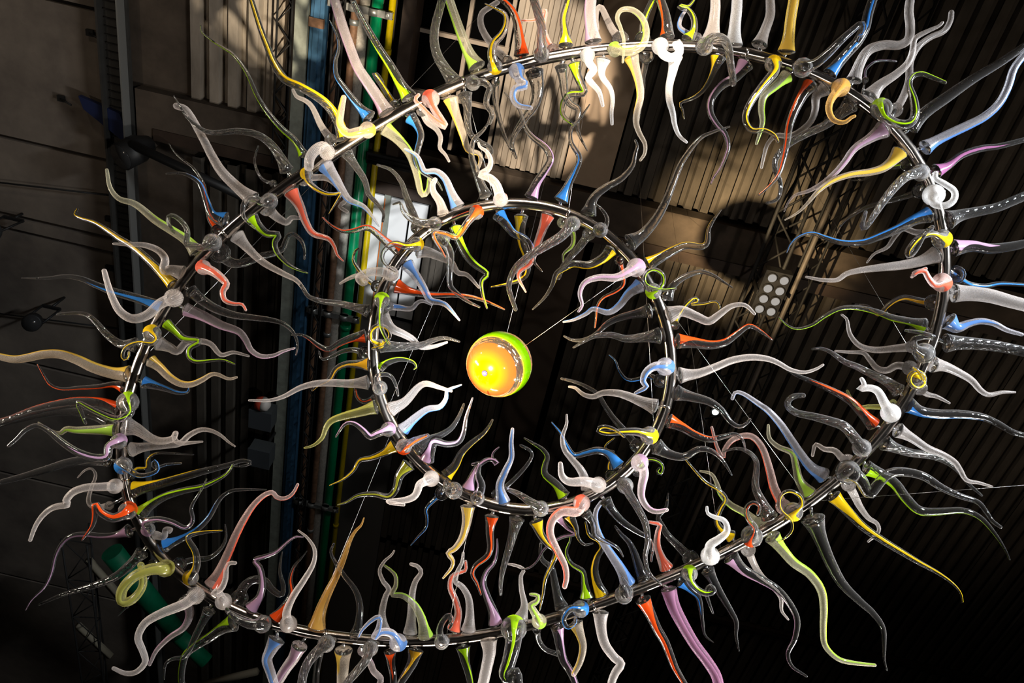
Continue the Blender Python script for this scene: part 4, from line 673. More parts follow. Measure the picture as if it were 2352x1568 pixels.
frosted glass horn with yellow streak, wriggling, outward from inner ring at twenty to seven|fy+0|1|S|31 22 4|-5 2357 4135|-24,2390,4115 -14,2444,4077 -17,2497,4041 -37,2539,4011 -62,2560,3995 -35,2580,3981 -33,2606,3963 -58,2647,3934
clear glass horn with orange-red streak, wriggling, outward from inner ring at twenty past six|co+0|1|S|30 20 4|90 2363 4130|84,2404,4104 91,2459,4067 108,2508,4034 102,2544,4010 65,2581,3984 58,2613,3962 87,2641,3942 113,2675,3919
twist-textured clear glass horn, nearly straight, outward from inner ring at five past six|tn+0|1|S|32 23 6|185 2357 4133|190,2392,4111 189,2464,4081 186,2537,4049 183,2610,4018 188,2666,3994 199,2711,3975
clear glass horn with yellow streak, S-curved, outward from inner ring at ten to six|cy+0|1|S|31 18 3|247 2346 4139|273,2384,4116 302,2424,4091 341,2452,4074 385,2476,4060 378,2527,4029 366,2583,3994 372,2641,3959 373,2695,3925
frosted glass horn with orange-red streak, wriggling, in front of inner ring at quarter past five|fo-1|1|F|35 22 10|446 2268 4190|439,2256,4148 432,2230,4111 418,2243,4076 358,2241,4054 326,2271,4024 328,2313,3990 372,2362,3955 414,2403,3926 432,2441,3900 433,2473,3880
clear glass horn with lilac streak, wriggling, outward from inner ring at twenty-five to six|cp+0|1|S|21 11 3|336 2320 4156|359,2352,4136 408,2386,4124 450,2404,4119 407,2426,4112 372,2455,4101 335,2500,4082 317,2555,4057 293,2587,4044 262,2603,4039
clear glass horn with yellow streak, bent, outward from inner ring at twenty-five past five|cy-1|1|S|26 13 3|393 2296 4171|405,2336,4146 440,2366,4121 460,2399,4095 492,2416,4079 525,2402,4082
clear glass horn with blue streak, S-curved, behind inner ring at seven o'clock|cb+0|1|B|29 13 2|-130 2332 4153|-147,2395,4163 -153,2431,4194 -183,2481,4189 -202,2514,4171 -188,2542,4150 -183,2575,4124 -206,2606,4096 -230,2639,4065
clear glass horn with lilac streak, slightly curved, outward from outer ring at ten to six|cp+1|0|S|33 24 14|513 2951 4143|506,2999,4114 535,3064,4075 568,3122,4041 614,3163,4016 657,3215,3986
clear glass horn with blue streak, coiled, in front of outer ring at twenty to six|cb+0|0|F|38 18 8|580 2915 4163|585,2874,4140 572,2840,4108 526,2831,4088 509,2871,4060 534,2901,4044 562,2883,4058 563,2865,4071
clear glass horn, slightly curved, behind outer ring at six o'clock|cn+0|0|B|20 14 11|375 3018 4106|420,3063,4127 428,3105,4154 452,3173,4157 493,3217,4152 558,3241,4160
clear glass horn, S-curved, inward from outer ring at ten to six|cn+0|0|S|34 23 5|513 2951 4143|504,2918,4164 474,2884,4195 440,2827,4246 419,2797,4274 373,2783,4293 353,2753,4320 347,2715,4353
clear glass horn, S-curved, outward from inner ring at quarter past five|cn+0|1|S|25 18 3|446 2268 4190|470,2315,4160 513,2351,4147 537,2399,4125 599,2417,4123 643,2432,4121 674,2462,4109
frosted glass horn with blue streak, slightly curved, inward from outer ring at quarter past five|fb-1|0|S|37 25 9|781 2801 4226|777,2760,4251 728,2705,4275 663,2646,4298 605,2593,4320 566,2537,4344 551,2482,4369 564,2439,4389
clear glass horn with lime-green streak, S-curved, inward from outer ring at twenty-five to six|cg+0|0|S|33 18 4|648 2878 4184|607,2852,4200 584,2805,4234 564,2765,4264 511,2752,4277 479,2729,4295 468,2702,4315 475,2671,4338 473,2651,4352
clear glass horn with yellow streak, wriggling, inward from outer ring at half past five|cy+1|0|S|33 23 4|715 2840 4205|672,2830,4211 640,2792,4239 615,2746,4271 614,2697,4306 628,2659,4333 603,2634,4351 556,2624,4360 526,2580,4392
clear glass horn, slightly curved, inward from outer ring at ten past five|cn+0|0|S|30 25 5|847 2762 4248|846,2729,4268 812,2693,4298 782,2652,4332 747,2616,4361 705,2597,4380 667,2573,4401
clear glass horn, wriggling, in front of outer ring at twenty past five|cn+0|0|F|42 15 6|781 2801 4226|763,2777,4192 751,2738,4163 731,2692,4171 775,2743,4144 780,2716,4168 749,2694,4193 717,2676,4215
twist-textured clear glass horn, S-curved, in front of inner ring at quarter to five|tn+0|1|F|34 21 3|582 2155 4264|601,2163,4211 596,2137,4173 616,2147,4141 655,2171,4102 698,2210,4063 723,2264,4021 726,2316,3985 755,2363,3952 805,2388,3934 840,2397,3927
clear glass horn, S-curved, outward from inner ring at five o'clock|cn+0|1|S|28 19 4|496 2234 4211|541,2256,4198 587,2287,4169 638,2309,4145 703,2322,4124 751,2331,4110 772,2360,4084 777,2397,4053
frosted glass horn with orange-red streak, S-curved, inward from outer ring at five o'clock|fo+0|0|S|33 23 7|977 2681 4293|933,2661,4305 897,2621,4322 864,2569,4344 854,2513,4370 853,2484,4383 802,2480,4379
clear glass horn, S-curved, behind outer ring at quarter to five|cn+0|0|B|37 25 4|1040 2639 4315|1046,2632,4369 1051,2659,4404 1007,2653,4444 942,2623,4472 900,2587,4493 872,2553,4511 897,2507,4535 890,2445,4566
white frosted glass horn, wriggling, in front of outer ring at twenty to five|wn+0|0|F|43 25 6|1103 2597 4339|1106,2544,4322 1091,2508,4291 1072,2451,4288 1100,2407,4294 1123,2366,4309 1099,2326,4327 1049,2318,4327 1017,2308,4331 1008,2286,4342
clear glass horn with lime-green streak, coiled, in front of outer ring at ten to five|cg+0|0|F|36 21 4|1040 2639 4315|1032,2631,4272 1021,2602,4237 1027,2613,4204 1060,2628,4181 1103,2632,4175 1135,2616,4185 1113,2602,4196 1103,2631,4181 1127,2671,4162 1156,2710,4144
clear glass horn, slightly curved, outward from outer ring at quarter to five|cn+0|0|S|33 23 3|1103 2597 4339|1122,2631,4318 1169,2672,4281 1208,2705,4252 1253,2741,4219 1293,2778,4186 1303,2822,4150 1328,2871,4109
clear glass horn with blue streak, S-curved, outward from outer ring at five to five|cb-1|0|S|30 18 2|977 2681 4293|1018,2702,4280 1067,2723,4265 1110,2746,4251 1135,2793,4221 1153,2836,4193 1178,2883,4163 1223,2902,4150
clear glass horn with orange-red streak, slightly curved, outward from outer ring at quarter past five|co+0|0|S|36 27 12|847 2762 4248|865,2810,4219 914,2863,4193 960,2917,4167 1010,2965,4144 1049,3015,4120 1088,3065,4095 1148,3122,4068 1179,3146,4057
frosted glass horn with purple streak, slightly curved, outward from outer ring at five o'clock|fP+0|0|S|37 30 23|912 2721 4270|968,2745,4256 1008,2802,4215 1067,2860,4174 1138,2920,4130 1205,2966,4097 1260,3009,4065 1289,3052,4035
frosted glass horn, wriggling, outward from outer ring at half past five|fn+0|0|S|36 25 17|648 2878 4184|686,2903,4169 703,2955,4126 735,3004,4085 788,3038,4053 825,3052,4038 807,3086,4009 799,3123,3979 807,3154,3954
frosted glass horn with yellow streak, slightly curved, outward from outer ring at quarter to six|fy-1|0|S|35 21 12|580 2915 4163|585,2966,4132 617,3002,4102 640,3039,4071 641,3089,4030 624,3138,3991
clear glass horn with lilac streak, wriggling, outward from outer ring at twenty-five to five|cp-1|0|S|39 23 5|1165 2553 4362|1213,2558,4360 1283,2592,4332 1367,2608,4315 1451,2629,4295 1523,2672,4261 1566,2722,4225 1571,2789,4177 1554,2846,4137 1583,2888,4106 1655,2909,4087
frosted glass horn, S-curved, behind outer ring at twenty-five past four|fn+0|0|B|33 21 5|1284 2463 4412|1294,2538,4415 1314,2574,4445 1362,2643,4451 1420,2703,4440 1501,2754,4427 1549,2794,4410 1567,2845,4386 1610,2879,4372
clear glass horn with orange-red streak, hooked, in front of outer ring at twenty-five past four|co+0|0|F|47 17 7|1284 2463 4412|1269,2428,4384 1253,2394,4352 1244,2340,4346 1199,2299,4348 1179,2254,4361 1200,2225,4371 1229,2230,4361 1227,2256,4337
clear glass horn with yellow streak, wriggling, inward from outer ring at half past four|cy+0|0|S|30 15 4|1225 2509 4387|1190,2476,4407 1141,2457,4414 1107,2424,4429 1111,2373,4456 1123,2326,4480 1077,2295,4493 1030,2281,4498 995,2265,4504 942,2231,4519 895,2198,4534
frosted glass horn with lime-green streak, S-curved, behind outer ring at quarter past four|fg+1|0|B|36 23 5|1342 2415 4438|1320,2430,4478 1326,2455,4515 1274,2457,4570 1205,2452,4597 1147,2422,4628 1119,2388,4657 1086,2360,4681 1032,2362,4686
clear glass horn with yellow streak, hooked, in front of outer ring at five past four|cy+0|0|F|42 11 4|1452 2315 4492|1425,2293,4457 1411,2260,4424 1427,2220,4425 1408,2182,4437 1355,2168,4438 1321,2194,4421 1334,2243,4393 1391,2275,4377 1409,2315,4357 1390,2351,4338 1361,2375,4328
frosted glass horn with lime-green streak, wriggling, outward from outer ring at twenty past four|fg+1|0|S|37 25 7|1342 2415 4438|1377,2439,4423 1433,2478,4400 1498,2519,4377 1582,2549,4359 1651,2601,4329 1684,2671,4288 1704,2755,4237 1731,2815,4202 1803,2854,4179 1886,2856,4179 1976,2847,4186
clear glass horn, S-curved, outward from outer ring at five past four|cn+0|0|S|53 33 3|1504 2262 4520|1536,2328,4480 1607,2419,4433 1669,2492,4396 1745,2564,4360 1845,2620,4333 1918,2657,4317 1981,2707,4292 2009,2776,4256 2026,2835,4225 2053,2880,4201
clear glass horn with yellow streak, slightly curved, outward from outer ring at five to four|cy+0|0|S|34 25 3|1554 2207 4550|1604,2220,4542 1682,2263,4508 1758,2301,4477 1852,2330,4451 1943,2353,4429 2035,2375,4408 2124,2393,4389 2195,2415,4369 2241,2442,4348 2259,2474,4325
ribbed frosted glass horn, S-curved, behind outer ring at ten to four|rn+0|0|B|33 23 5|1601 2151 4580|1674,2185,4608 1699,2216,4642 1751,2271,4657 1802,2327,4653 1863,2376,4644 1915,2397,4643 1935,2435,4629 1903,2490,4609
clear glass horn, wriggling, in front of outer ring at quarter to four|cn+0|0|F|53 28 7|1644 2092 4612|1621,2085,4567 1608,2061,4529 1651,2066,4506 1696,2103,4466 1714,2080,4475 1752,2011,4508 1815,1985,4519 1905,1982,4518 1996,2008,4501 2085,2023,4491 2166,2030,4487 2213,2060,4469 2247,2087,4453 2290,2103,4443
clear glass horn with lime-green streak, S-curved, outward from outer ring at twenty to four|cg-1|0|S|36 28 3|1685 2031 4644|1718,2076,4616 1802,2090,4605 1862,2111,4590 1919,2151,4563 1995,2186,4539 2090,2168,4547 2184,2144,4558 2267,2155,4548 2345,2201,4517 2405,2250,4484 2435,2284,4462
frosted glass horn with blue streak, bent, inward from outer ring at ten to four|fb+1|0|S|37 24 7|1601 2151 4580|1533,2147,4582 1466,2122,4591 1406,2079,4610 1343,2027,4634 1280,1975,4657 1215,1934,4675 1161,1912,4682 1082,1884,4692 1041,1883,4689 1032,1908,4670
frosted glass horn with lime-green streak, S-curved, inward from outer ring at five to four|fg+0|0|S|36 22 6|1504 2262 4520|1487,2232,4539 1436,2194,4566 1405,2142,4602 1376,2099,4632 1309,2089,4642 1261,2065,4660 1244,2019,4691
twist-textured clear glass horn, wriggling, in front of outer ring at twenty-five to four|tn+0|0|F|43 26 11|1685 2031 4644|1655,1981,4626 1630,1953,4591 1583,1915,4591 1525,1877,4604 1465,1869,4608 1386,1868,4613 1309,1873,4619 1267,1860,4633 1262,1838,4649 1286,1819,4666 1325,1811,4676
clear glass horn with orange-red streak, slightly curved, inward from outer ring at twenty-five past three|co-1|0|S|33 24 3|1755 1905 4711|1696,1899,4715 1631,1862,4729 1560,1822,4745 1468,1796,4752 1368,1776,4754 1280,1759,4755 1221,1738,4762 1180,1730,4763
twist-textured clear glass horn, slightly curved, inward from outer ring at quarter past three|tn+0|0|S|34 24 5|1809 1774 4780|1768,1744,4798 1710,1721,4814 1636,1707,4825 1562,1692,4836 1502,1685,4842 1438,1663,4857 1389,1656,4862 1348,1667,4857
white frosted glass horn, wriggling, in front of outer ring at twenty past three|wn+0|0|F|43 27 9|1785 1840 4745|1740,1817,4710 1714,1791,4674 1666,1747,4664 1623,1705,4676 1580,1697,4676 1537,1710,4667 1555,1691,4677 1537,1670,4689
frosted glass horn with olive streak, bent, behind outer ring at twenty past three|fG+0|0|B|17 21 6|1785 1840 4745|1781,1818,4807 1796,1844,4844 1767,1884,4861 1715,1903,4866 1673,1920,4863 1638,1898,4881 1609,1867,4905
frosted glass horn, wriggling, behind outer ring at five past three|fn+0|0|B|35 20 5|1845 1638 4851|1813,1662,4885 1828,1683,4925 1787,1697,4949 1750,1730,4940 1703,1731,4942 1659,1703,4959 1623,1683,4969 1557,1691,4959 1491,1697,4950
frosted glass horn, S-curved, behind outer ring at three o'clock|fn+0|0|B|28 22 5|1855 1569 4887|1797,1577,4931 1810,1599,4970 1754,1631,4982 1665,1655,4970 1590,1649,4967 1536,1615,4980 1514,1581,4995 1498,1551,5008 1469,1537,5012
clear glass horn, wriggling, in front of outer ring at five past three|cn+0|0|F|45 20 6|1855 1569 4887|1817,1554,4848 1788,1532,4808 1729,1506,4787 1717,1475,4795 1754,1454,4800 1796,1449,4800 1738,1441,4803 1666,1446,4801
twist-textured clear glass horn, nearly straight, outward from outer ring at three o'clock|tn+0|0|S|43 28 23|1861 1499 4923|1925,1512,4916 1989,1498,4921 2071,1485,4925 2155,1476,4926 2266,1471,4923 2301,1471,4922
frosted glass horn, S-curved, outward from outer ring at five past three|fn+0|0|S|37 23 5|1855 1569 4887|1888,1607,4864 1950,1608,4871 2022,1623,4871 2089,1644,4867 2143,1677,4855 2189,1689,4854 2246,1671,4872 2309,1662,4885
clear glass horn with yellow streak, coiled, in front of outer ring at ten past three|cy+0|0|F|40 11 6|1829 1707 4815|1816,1663,4793 1798,1644,4752 1816,1641,4721 1781,1656,4694 1737,1633,4697 1742,1596,4714 1784,1591,4714 1796,1616,4696 1758,1580,4716 1734,1575,4719
frosted glass horn, slightly curved, behind outer ring at quarter past three|fn+0|0|B|34 18 5|1829 1707 4815|1879,1733,4848 1906,1756,4886 1952,1780,4893 2001,1782,4895 2064,1794,4884
clear glass horn with blue streak, slightly curved, outward from outer ring at twenty past three|cb-1|0|S|37 24 11|1809 1774 4780|1833,1791,4770 1896,1804,4763 1978,1799,4769 2068,1783,4782 2167,1775,4790 2247,1786,4786 2325,1807,4775 2384,1811,4775 2422,1814,4774
frosted glass horn, S-curved, outward from outer ring at twenty-five past three|fn+0|0|S|35 22 5|1755 1905 4711|1814,1900,4714 1883,1917,4704 1961,1942,4689 2034,1953,4683 2098,1971,4673 2135,1999,4656 2173,2031,4637 2232,2030,4638 2292,2033,4636
twist-textured clear glass horn, slightly curved, outward from outer ring at half past three|tn+0|0|S|37 24 5|1722 1969 4677|1770,1962,4681 1826,1975,4680 1908,1984,4684 2000,1982,4696 2084,1996,4698 2155,2027,4687 2210,2067,4671 2291,2108,4657
frosted glass horn, wriggling, behind outer ring at twenty to four|fn+0|0|B|34 20 7|1644 2092 4612|1647,2094,4659 1664,2118,4697 1646,2125,4723 1612,2114,4754 1569,2125,4761 1527,2118,4775 1528,2170,4754
twist-textured clear glass horn, S-curved, inward from outer ring at ten past four|tn+0|0|S|39 24 3|1398 2366 4464|1339,2362,4467 1290,2311,4498 1246,2259,4530 1232,2186,4574 1217,2153,4594 1176,2131,4608 1122,2129,4609 1058,2154,4593
frosted glass horn with orange-red streak, wriggling, behind outer ring at five past four|fo+1|0|B|36 23 6|1452 2315 4492|1408,2335,4529 1418,2355,4569 1371,2313,4624 1330,2245,4677 1282,2178,4722 1229,2141,4744 1179,2140,4743 1126,2170,4723 1102,2216,4693 1103,2243,4674 1062,2205,4694 1017,2131,4735
frosted glass horn, S-curved, outward from inner ring at quarter past three|fn+0|1|S|35 21 5|696 1780 4516|736,1764,4526 808,1743,4540 875,1707,4564 937,1670,4588 1013,1644,4606 1083,1636,4612 1135,1642,4610 1195,1657,4602 1255,1655,4604 1300,1635,4618 1327,1614,4632
frosted glass horn with blue streak, wriggling, in front of inner ring at ten past three|fb+0|1|F|40 23 6|691 1754 4533|657,1724,4503 643,1702,4463 599,1700,4442 570,1728,4423 568,1762,4405 588,1778,4399 550,1812,4386
clear glass horn with blue streak, wriggling, behind inner ring at twenty past three|cb+1|1|B|29 13 2|700 1806 4498|665,1819,4539 667,1842,4577 622,1855,4615 585,1886,4614 538,1901,4616 498,1879,4639 472,1848,4664 439,1834,4677
ribbed frosted glass horn, S-curved, inward from inner ring at twenty to four|rn+0|1|S|35 24 5|702 1884 4445|659,1893,4440 601,1891,4452 545,1888,4464 490,1890,4472 433,1906,4473 396,1932,4465 352,1935,4471 315,1922,4486 287,1925,4489
clear glass horn, slightly curved, behind inner ring at quarter past four|cn+0|1|B|29 17 5|648 2063 4325|626,2065,4373 626,2087,4412 571,2066,4460 518,2037,4486 468,1999,4510 423,1959,4533 367,1939,4541 308,1929,4543 250,1926,4540
clear glass horn, S-curved, outward from inner ring at twenty-five past three|cn+0|1|S|35 22 6|702 1832 4480|737,1827,4483 803,1828,4481 880,1830,4478 940,1850,4464 987,1882,4442 1028,1892,4435 1052,1877,4443 1065,1856,4455
clear glass horn with orange-red streak, S-curved, outward from inner ring at quarter to four|co+1|1|S|32 22 3|694 1936 4410|732,1931,4414 789,1940,4406 848,1955,4395 915,1960,4391 969,1939,4402 1018,1919,4413 1055,1934,4402 1075,1967,4381
clear glass horn with yellow streak, hooked, in front of inner ring at five past four|cy+0|1|F|38 20 5|681 1988 4375|654,1972,4336 639,1946,4300 584,1922,4272 521,1922,4248 461,1932,4230 423,1927,4228 439,1909,4236 486,1907,4233 531,1922,4219
clear glass horn, S-curved, outward from inner ring at five past four|cn+0|1|S|36 22 3|671 2013 4358|704,2030,4348 762,2044,4336 826,2039,4336 876,2000,4357 928,1993,4359 976,2010,4346 1010,2034,4329 1038,2058,4312
clear glass horn with yellow streak, wriggling, behind inner ring at quarter to five|cy+0|1|B|27 12 3|563 2176 4250|547,2191,4289 552,2215,4327 540,2200,4364 550,2155,4402 516,2153,4405 505,2136,4416 536,2101,4437
clear glass horn with blue streak, wriggling, inward from inner ring at twenty-five to five|cb+0|1|S|29 21 3|601 2133 4278|560,2124,4284 514,2097,4310 464,2097,4318 415,2120,4311 371,2142,4305 331,2117,4329 293,2082,4359 246,2056,4384
frosted glass horn, S-curved, inward from inner ring at five past five|fn+0|1|S|27 20 4|472 2251 4200|453,2226,4216 414,2169,4243 360,2130,4261 319,2098,4275 299,2053,4298 304,2003,4323 295,1968,4341
frosted glass horn, bent, in front of inner ring at five o'clock|fn+0|1|F|35 26 10|519 2216 4224|489,2180,4197 475,2151,4162 418,2124,4130 356,2123,4107 320,2101,4108 303,2057,4123
clear glass horn with lime-green streak, coiled, behind inner ring at half past four|cg+0|1|B|21 13 5|618 2110 4294|652,2158,4313 661,2182,4351 671,2163,4386 706,2145,4403 751,2146,4402 773,2164,4388 768,2188,4371 749,2181,4373 756,2164,4381
frosted glass horn with lilac streak, S-curved, in front of inner ring at twenty-five past four|fp+1|1|F|38 22 8|634 2087 4309|640,2073,4269 635,2049,4231 652,2054,4186 650,2088,4137 658,2118,4105 690,2141,4080 726,2142,4071 762,2123,4074
twist-textured clear glass horn, wriggling, in front of outer ring at ten past two|tn+0|0|F|38 25 8|1596 851 5254|1590,868,5195 1563,860,5147 1500,873,5099 1454,913,5052 1416,968,5005 1385,1028,4960 1359,1078,4924 1342,1076,4924 1343,1023,4952
clear glass horn, slightly curved, behind outer ring at quarter past two|cn+0|0|B|31 17 3|1649 903 5228|1643,961,5241 1657,977,5284 1622,1014,5302 1558,1054,5302 1483,1094,5291 1425,1138,5271 1380,1190,5245 1362,1251,5211
frosted glass horn with yellow streak, S-curved, inward from outer ring at five past two|fy+0|0|S|35 22 3|1539 803 5278|1494,821,5266 1470,860,5243 1434,896,5220 1378,922,5205 1299,947,5189 1229,986,5166 1180,1034,5136 1148,1085,5105 1114,1130,5077 1065,1169,5053
frosted glass horn with lilac streak, S-curved, inward from outer ring at five to two|fp+0|0|S|40 21 3|1410 721 5317|1395,750,5300 1349,795,5280 1297,847,5258 1270,909,5230 1240,961,5206 1198,1011,5184 1148,1053,5166 1098,1080,5157 1075,1116,5140 1068,1154,5123
clear glass horn with blue streak, S-curved, inward from outer ring at twenty-five past two|cb-1|0|S|36 24 3|1738 1021 5169|1692,1034,5161 1637,1065,5143 1575,1112,5115 1506,1155,5090 1431,1195,5066 1344,1213,5057 1263,1209,5060 1204,1204,5064 1152,1227,5050 1122,1262,5029 1114,1299,5008
white frosted glass horn, hooked, in front of outer ring at twenty past two|wn+0|0|F|48 17 11|1696 960 5199|1674,942,5162 1653,933,5114 1646,952,5077 1684,952,5058 1718,924,5067 1713,887,5087 1663,868,5098 1621,857,5104 1617,839,5116
clear glass horn with purple streak, slightly curved, outward from outer ring at quarter past two|cP+0|0|S|34 18 11|1649 903 5228|1678,861,5254 1720,834,5273 1775,780,5309 1853,741,5337 1934,716,5356 2038,672,5388 2071,659,5397
twist-textured clear glass horn, nearly straight, outward from outer ring at twenty-five past two|tn+0|0|S|42 24 20|1738 1021 5169|1784,1035,5160 1841,1006,5183 1923,977,5208 1993,951,5230 2056,916,5257 2107,887,5279 2140,872,5292
clear glass horn with yellow streak, coiled, in front of outer ring at half past two|cy+0|0|F|42 17 10|1773 1085 5137|1758,1100,5079 1729,1085,5035 1669,1068,5011 1614,1092,4980 1582,1144,4943 1592,1160,4932 1615,1123,4955 1634,1068,4990 1660,1039,5009
frosted glass horn, S-curved, inward from outer ring at twenty-five to three|fn+0|0|S|41 25 5|1803 1151 5103|1771,1180,5085 1712,1217,5064 1639,1247,5047 1544,1277,5031 1465,1303,5017 1403,1330,5002 1366,1363,4983 1301,1376,4976 1229,1379,4976
frosted glass horn, S-curved, behind outer ring at half past two|fn+0|0|B|22 18 4|1773 1085 5137|1737,1113,5168 1752,1128,5211 1715,1150,5242 1661,1152,5260 1634,1196,5242 1613,1244,5218 1564,1280,5200 1540,1322,5177
clear glass horn with lilac streak, slightly curved, outward from outer ring at twenty-five to three|cp+1|0|S|38 28 17|1803 1151 5103|1849,1138,5111 1919,1115,5120 2001,1107,5120 2089,1078,5132 2138,1057,5142 2169,1045,5147
frosted glass horn with orange-red streak, hooked, in front of outer ring at quarter to three|fo+1|0|F|41 16 8|1843 1288 5032|1811,1267,4997 1784,1253,4953 1749,1260,4927 1712,1236,4934 1689,1216,4946 1655,1229,4941 1644,1247,4933 1663,1230,4947 1699,1211,4965
clear glass horn with blue streak, slightly curved, behind outer ring at twenty to three|cb+0|0|B|41 14 8|1826 1219 5068|1903,1254,5095 1935,1272,5137 2014,1306,5162 2100,1307,5182 2170,1287,5203 2289,1271,5220 2326,1267,5225
frosted glass horn, nearly straight, outward from outer ring at quarter to three|fn+0|0|S|42 33 28|1843 1288 5032|1898,1311,5018 1973,1296,5022 2054,1287,5021 2138,1288,5014 2204,1288,5009 2238,1287,5006
clear glass horn with amber streak, wriggling, behind outer ring at ten to three|ca+0|0|B|37 17 5|1855 1358 4996|1838,1383,5030 1853,1401,5072 1815,1416,5093 1749,1420,5105 1707,1439,5095 1673,1471,5075 1641,1512,5047 1585,1485,5059 1525,1490,5051
clear glass horn with lime-green streak, S-curved, inward from outer ring at five to three|cg+1|0|S|34 17 3|1861 1499 4923|1801,1465,4944 1734,1461,4941 1651,1460,4935 1564,1449,4935 1475,1449,4927 1403,1465,4911 1343,1504,4881 1295,1545,4849 1232,1570,4828 1183,1563,4828 1139,1541,4838
frosted glass horn with blue streak, S-curved, outward from outer ring at five to three|fb+0|0|S|42 20 8|1860 1429 4960|1905,1427,4961 1949,1442,4949 1993,1417,4961 2044,1395,4971 2105,1391,4970 2164,1403,4959 2233,1405,4953
clear glass horn with yellow streak, wriggling, in front of outer ring at twenty past one|cy+0|0|F|36 23 7|880 583 5378|839,589,5326 830,585,5276 833,607,5233 788,664,5158 752,726,5096 743,780,5049 778,813,5019 827,801,5018 871,808,5005 891,826,4990
frosted glass horn with lime-green streak, S-curved, inward from outer ring at twenty-five past one|fg+1|0|S|32 22 6|959 590 5376|919,631,5351 878,676,5315 838,720,5278 838,767,5242 854,810,5208 853,852,5176 847,894,5143
clear glass horn with orange-red streak, slightly curved, inward from outer ring at twenty-five to two|co-1|0|S|33 23 4|1038 602 5372|1031,643,5346 1002,694,5301 981,753,5249 971,809,5200 974,862,5153 972,916,5106 963,975,5054 934,1019,5013 893,1061,4974
frosted glass horn, wriggling, inward from outer ring at twenty to two|fn+0|0|S|33 18 6|1116 617 5365|1100,644,5348 1073,682,5338 1085,736,5319 1079,789,5300 1039,841,5285 1002,865,5281 954,875,5287 927,916,5274 926,970,5255 930,1017,5238
frosted glass horn with amber streak, hooked, in front of outer ring at twenty to two|fa+0|0|F|40 21 7|1193 636 5357|1153,620,5318 1135,617,5267 1098,653,5200 1094,692,5162 1122,722,5136 1165,722,5131 1190,697,5142 1201,690,5145
twist-textured clear glass horn, wriggling, inward from outer ring at quarter to two|tn+0|0|S|38 23 6|1268 660 5346|1226,684,5331 1192,725,5307 1139,780,5275 1067,829,5247 1002,881,5217 962,943,5181 969,990,5153 1002,1028,5131 1014,1070,5107 1005,1101,5088 968,1121,5077
clear glass horn with lime-green streak, wriggling, in front of outer ring at ten to two|cg+0|0|F|47 25 7|1340 688 5333|1351,664,5299 1336,659,5249 1351,681,5216 1399,691,5194 1449,679,5194 1465,643,5214 1446,590,5246 1411,541,5278 1419,507,5301 1454,491,5313 1506,496,5314 1565,504,5313
ribbed frosted glass horn, wriggling, outward from outer ring at twenty to two|rn+0|0|S|34 22 18|1193 636 5357|1216,588,5386 1227,519,5431 1253,465,5466 1313,434,5487 1379,422,5497 1416,390,5518 1409,338,5552 1391,293,5581 1385,246,5612 1383,217,5630
frosted glass horn, S-curved, outward from outer ring at quarter to two|fn+0|0|S|39 23 6|1268 660 5346|1304,635,5361 1334,584,5386 1386,533,5409 1426,480,5434 1433,429,5459 1429,381,5483 1473,342,5500 1514,314,5512 1526,297,5520
frosted glass horn, wriggling, behind outer ring at five to two|fn+0|0|B|33 19 12|1410 721 5317|1446,673,5395 1466,676,5446 1498,638,5506 1519,569,5578 1511,498,5640 1534,435,5691 1583,386,5731 1642,350,5761 1663,306,5794 1661,271,5819
clear glass horn, wriggling, in front of outer ring at half past one|cn+0|0|F|42 22 11|959 590 5376|969,578,5335 962,567,5288 997,542,5273 1036,494,5287 1075,439,5318 1117,390,5352 1148,360,5372 1163,381,5361 1155,421,5341
clear glass horn with blue streak, slightly curved, outward from outer ring at twenty-five to two|cb+0|0|S|32 25 19|1116 617 5365|1106,585,5385 1133,536,5415 1165,486,5445 1193,442,5472 1211,385,5507 1210,336,5536 1216,277,5573 1219,247,5591
clear glass horn, nearly straight, outward from outer ring at two o'clock|cn+0|0|S|35 28 14|1476 760 5299|1519,717,5325 1560,649,5358 1633,573,5394 1719,486,5435 1806,409,5471 1871,346,5501 1925,291,5527
frosted glass horn with blue streak, slightly curved, outward from outer ring at five past two|fb-1|0|S|36 22 14|1539 803 5278|1601,780,5291 1647,742,5315 1705,701,5340 1768,659,5366 1830,613,5394 1877,555,5430 1899,487,5471 1907,412,5517 1938,352,5554 1961,314,5578
frosted glass horn with deep-yellow streak, nearly straight, outward from outer ring at twenty past one|fY+0|0|S|37 25 23|880 583 5378|893,538,5405 886,480,5429 874,412,5457 866,340,5486 862,311,5498
frosted glass horn, nearly straight, outward from outer ring at quarter past one|fn+0|0|S|36 22 18|800 580 5378|770,536,5405 781,479,5446 789,420,5488 775,365,5527 768,338,5546
clear glass horn with lilac streak, bent, behind outer ring at quarter to two|cp+0|0|B|14 7 4|1268 660 5346|1281,586,5440 1296,590,5490 1300,570,5538 1311,550,5567 1345,525,5603 1395,513,5628 1453,508,5650
clear glass horn with lime-green streak, slightly curved, behind outer ring at ten past two|cg+0|0|B|36 17 4|1596 851 5254|1567,866,5293 1580,879,5338 1549,907,5366 1477,939,5374 1435,992,5355 1377,1011,5353
white frosted glass horn, nearly straight, outward from outer ring at ten past one|wn+0|0|S|39 25 22|641 583 5374|659,558,5389 644,494,5413 633,430,5438 623,388,5454 615,363,5463
frosted glass horn, nearly straight, outward from outer ring at one o'clock|fn+0|0|S|42 22 21|562 589 5369|557,556,5389 548,491,5409 539,439,5425 529,405,5435 522,380,5443
twist-textured clear glass horn, bent, in front of outer ring at one o'clock|tn+0|0|F|37 22 14|562 589 5369|528,584,5323 524,572,5278 543,534,5274 586,529,5272 618,556,5258 642,607,5236 666,655,5218 677,683,5207
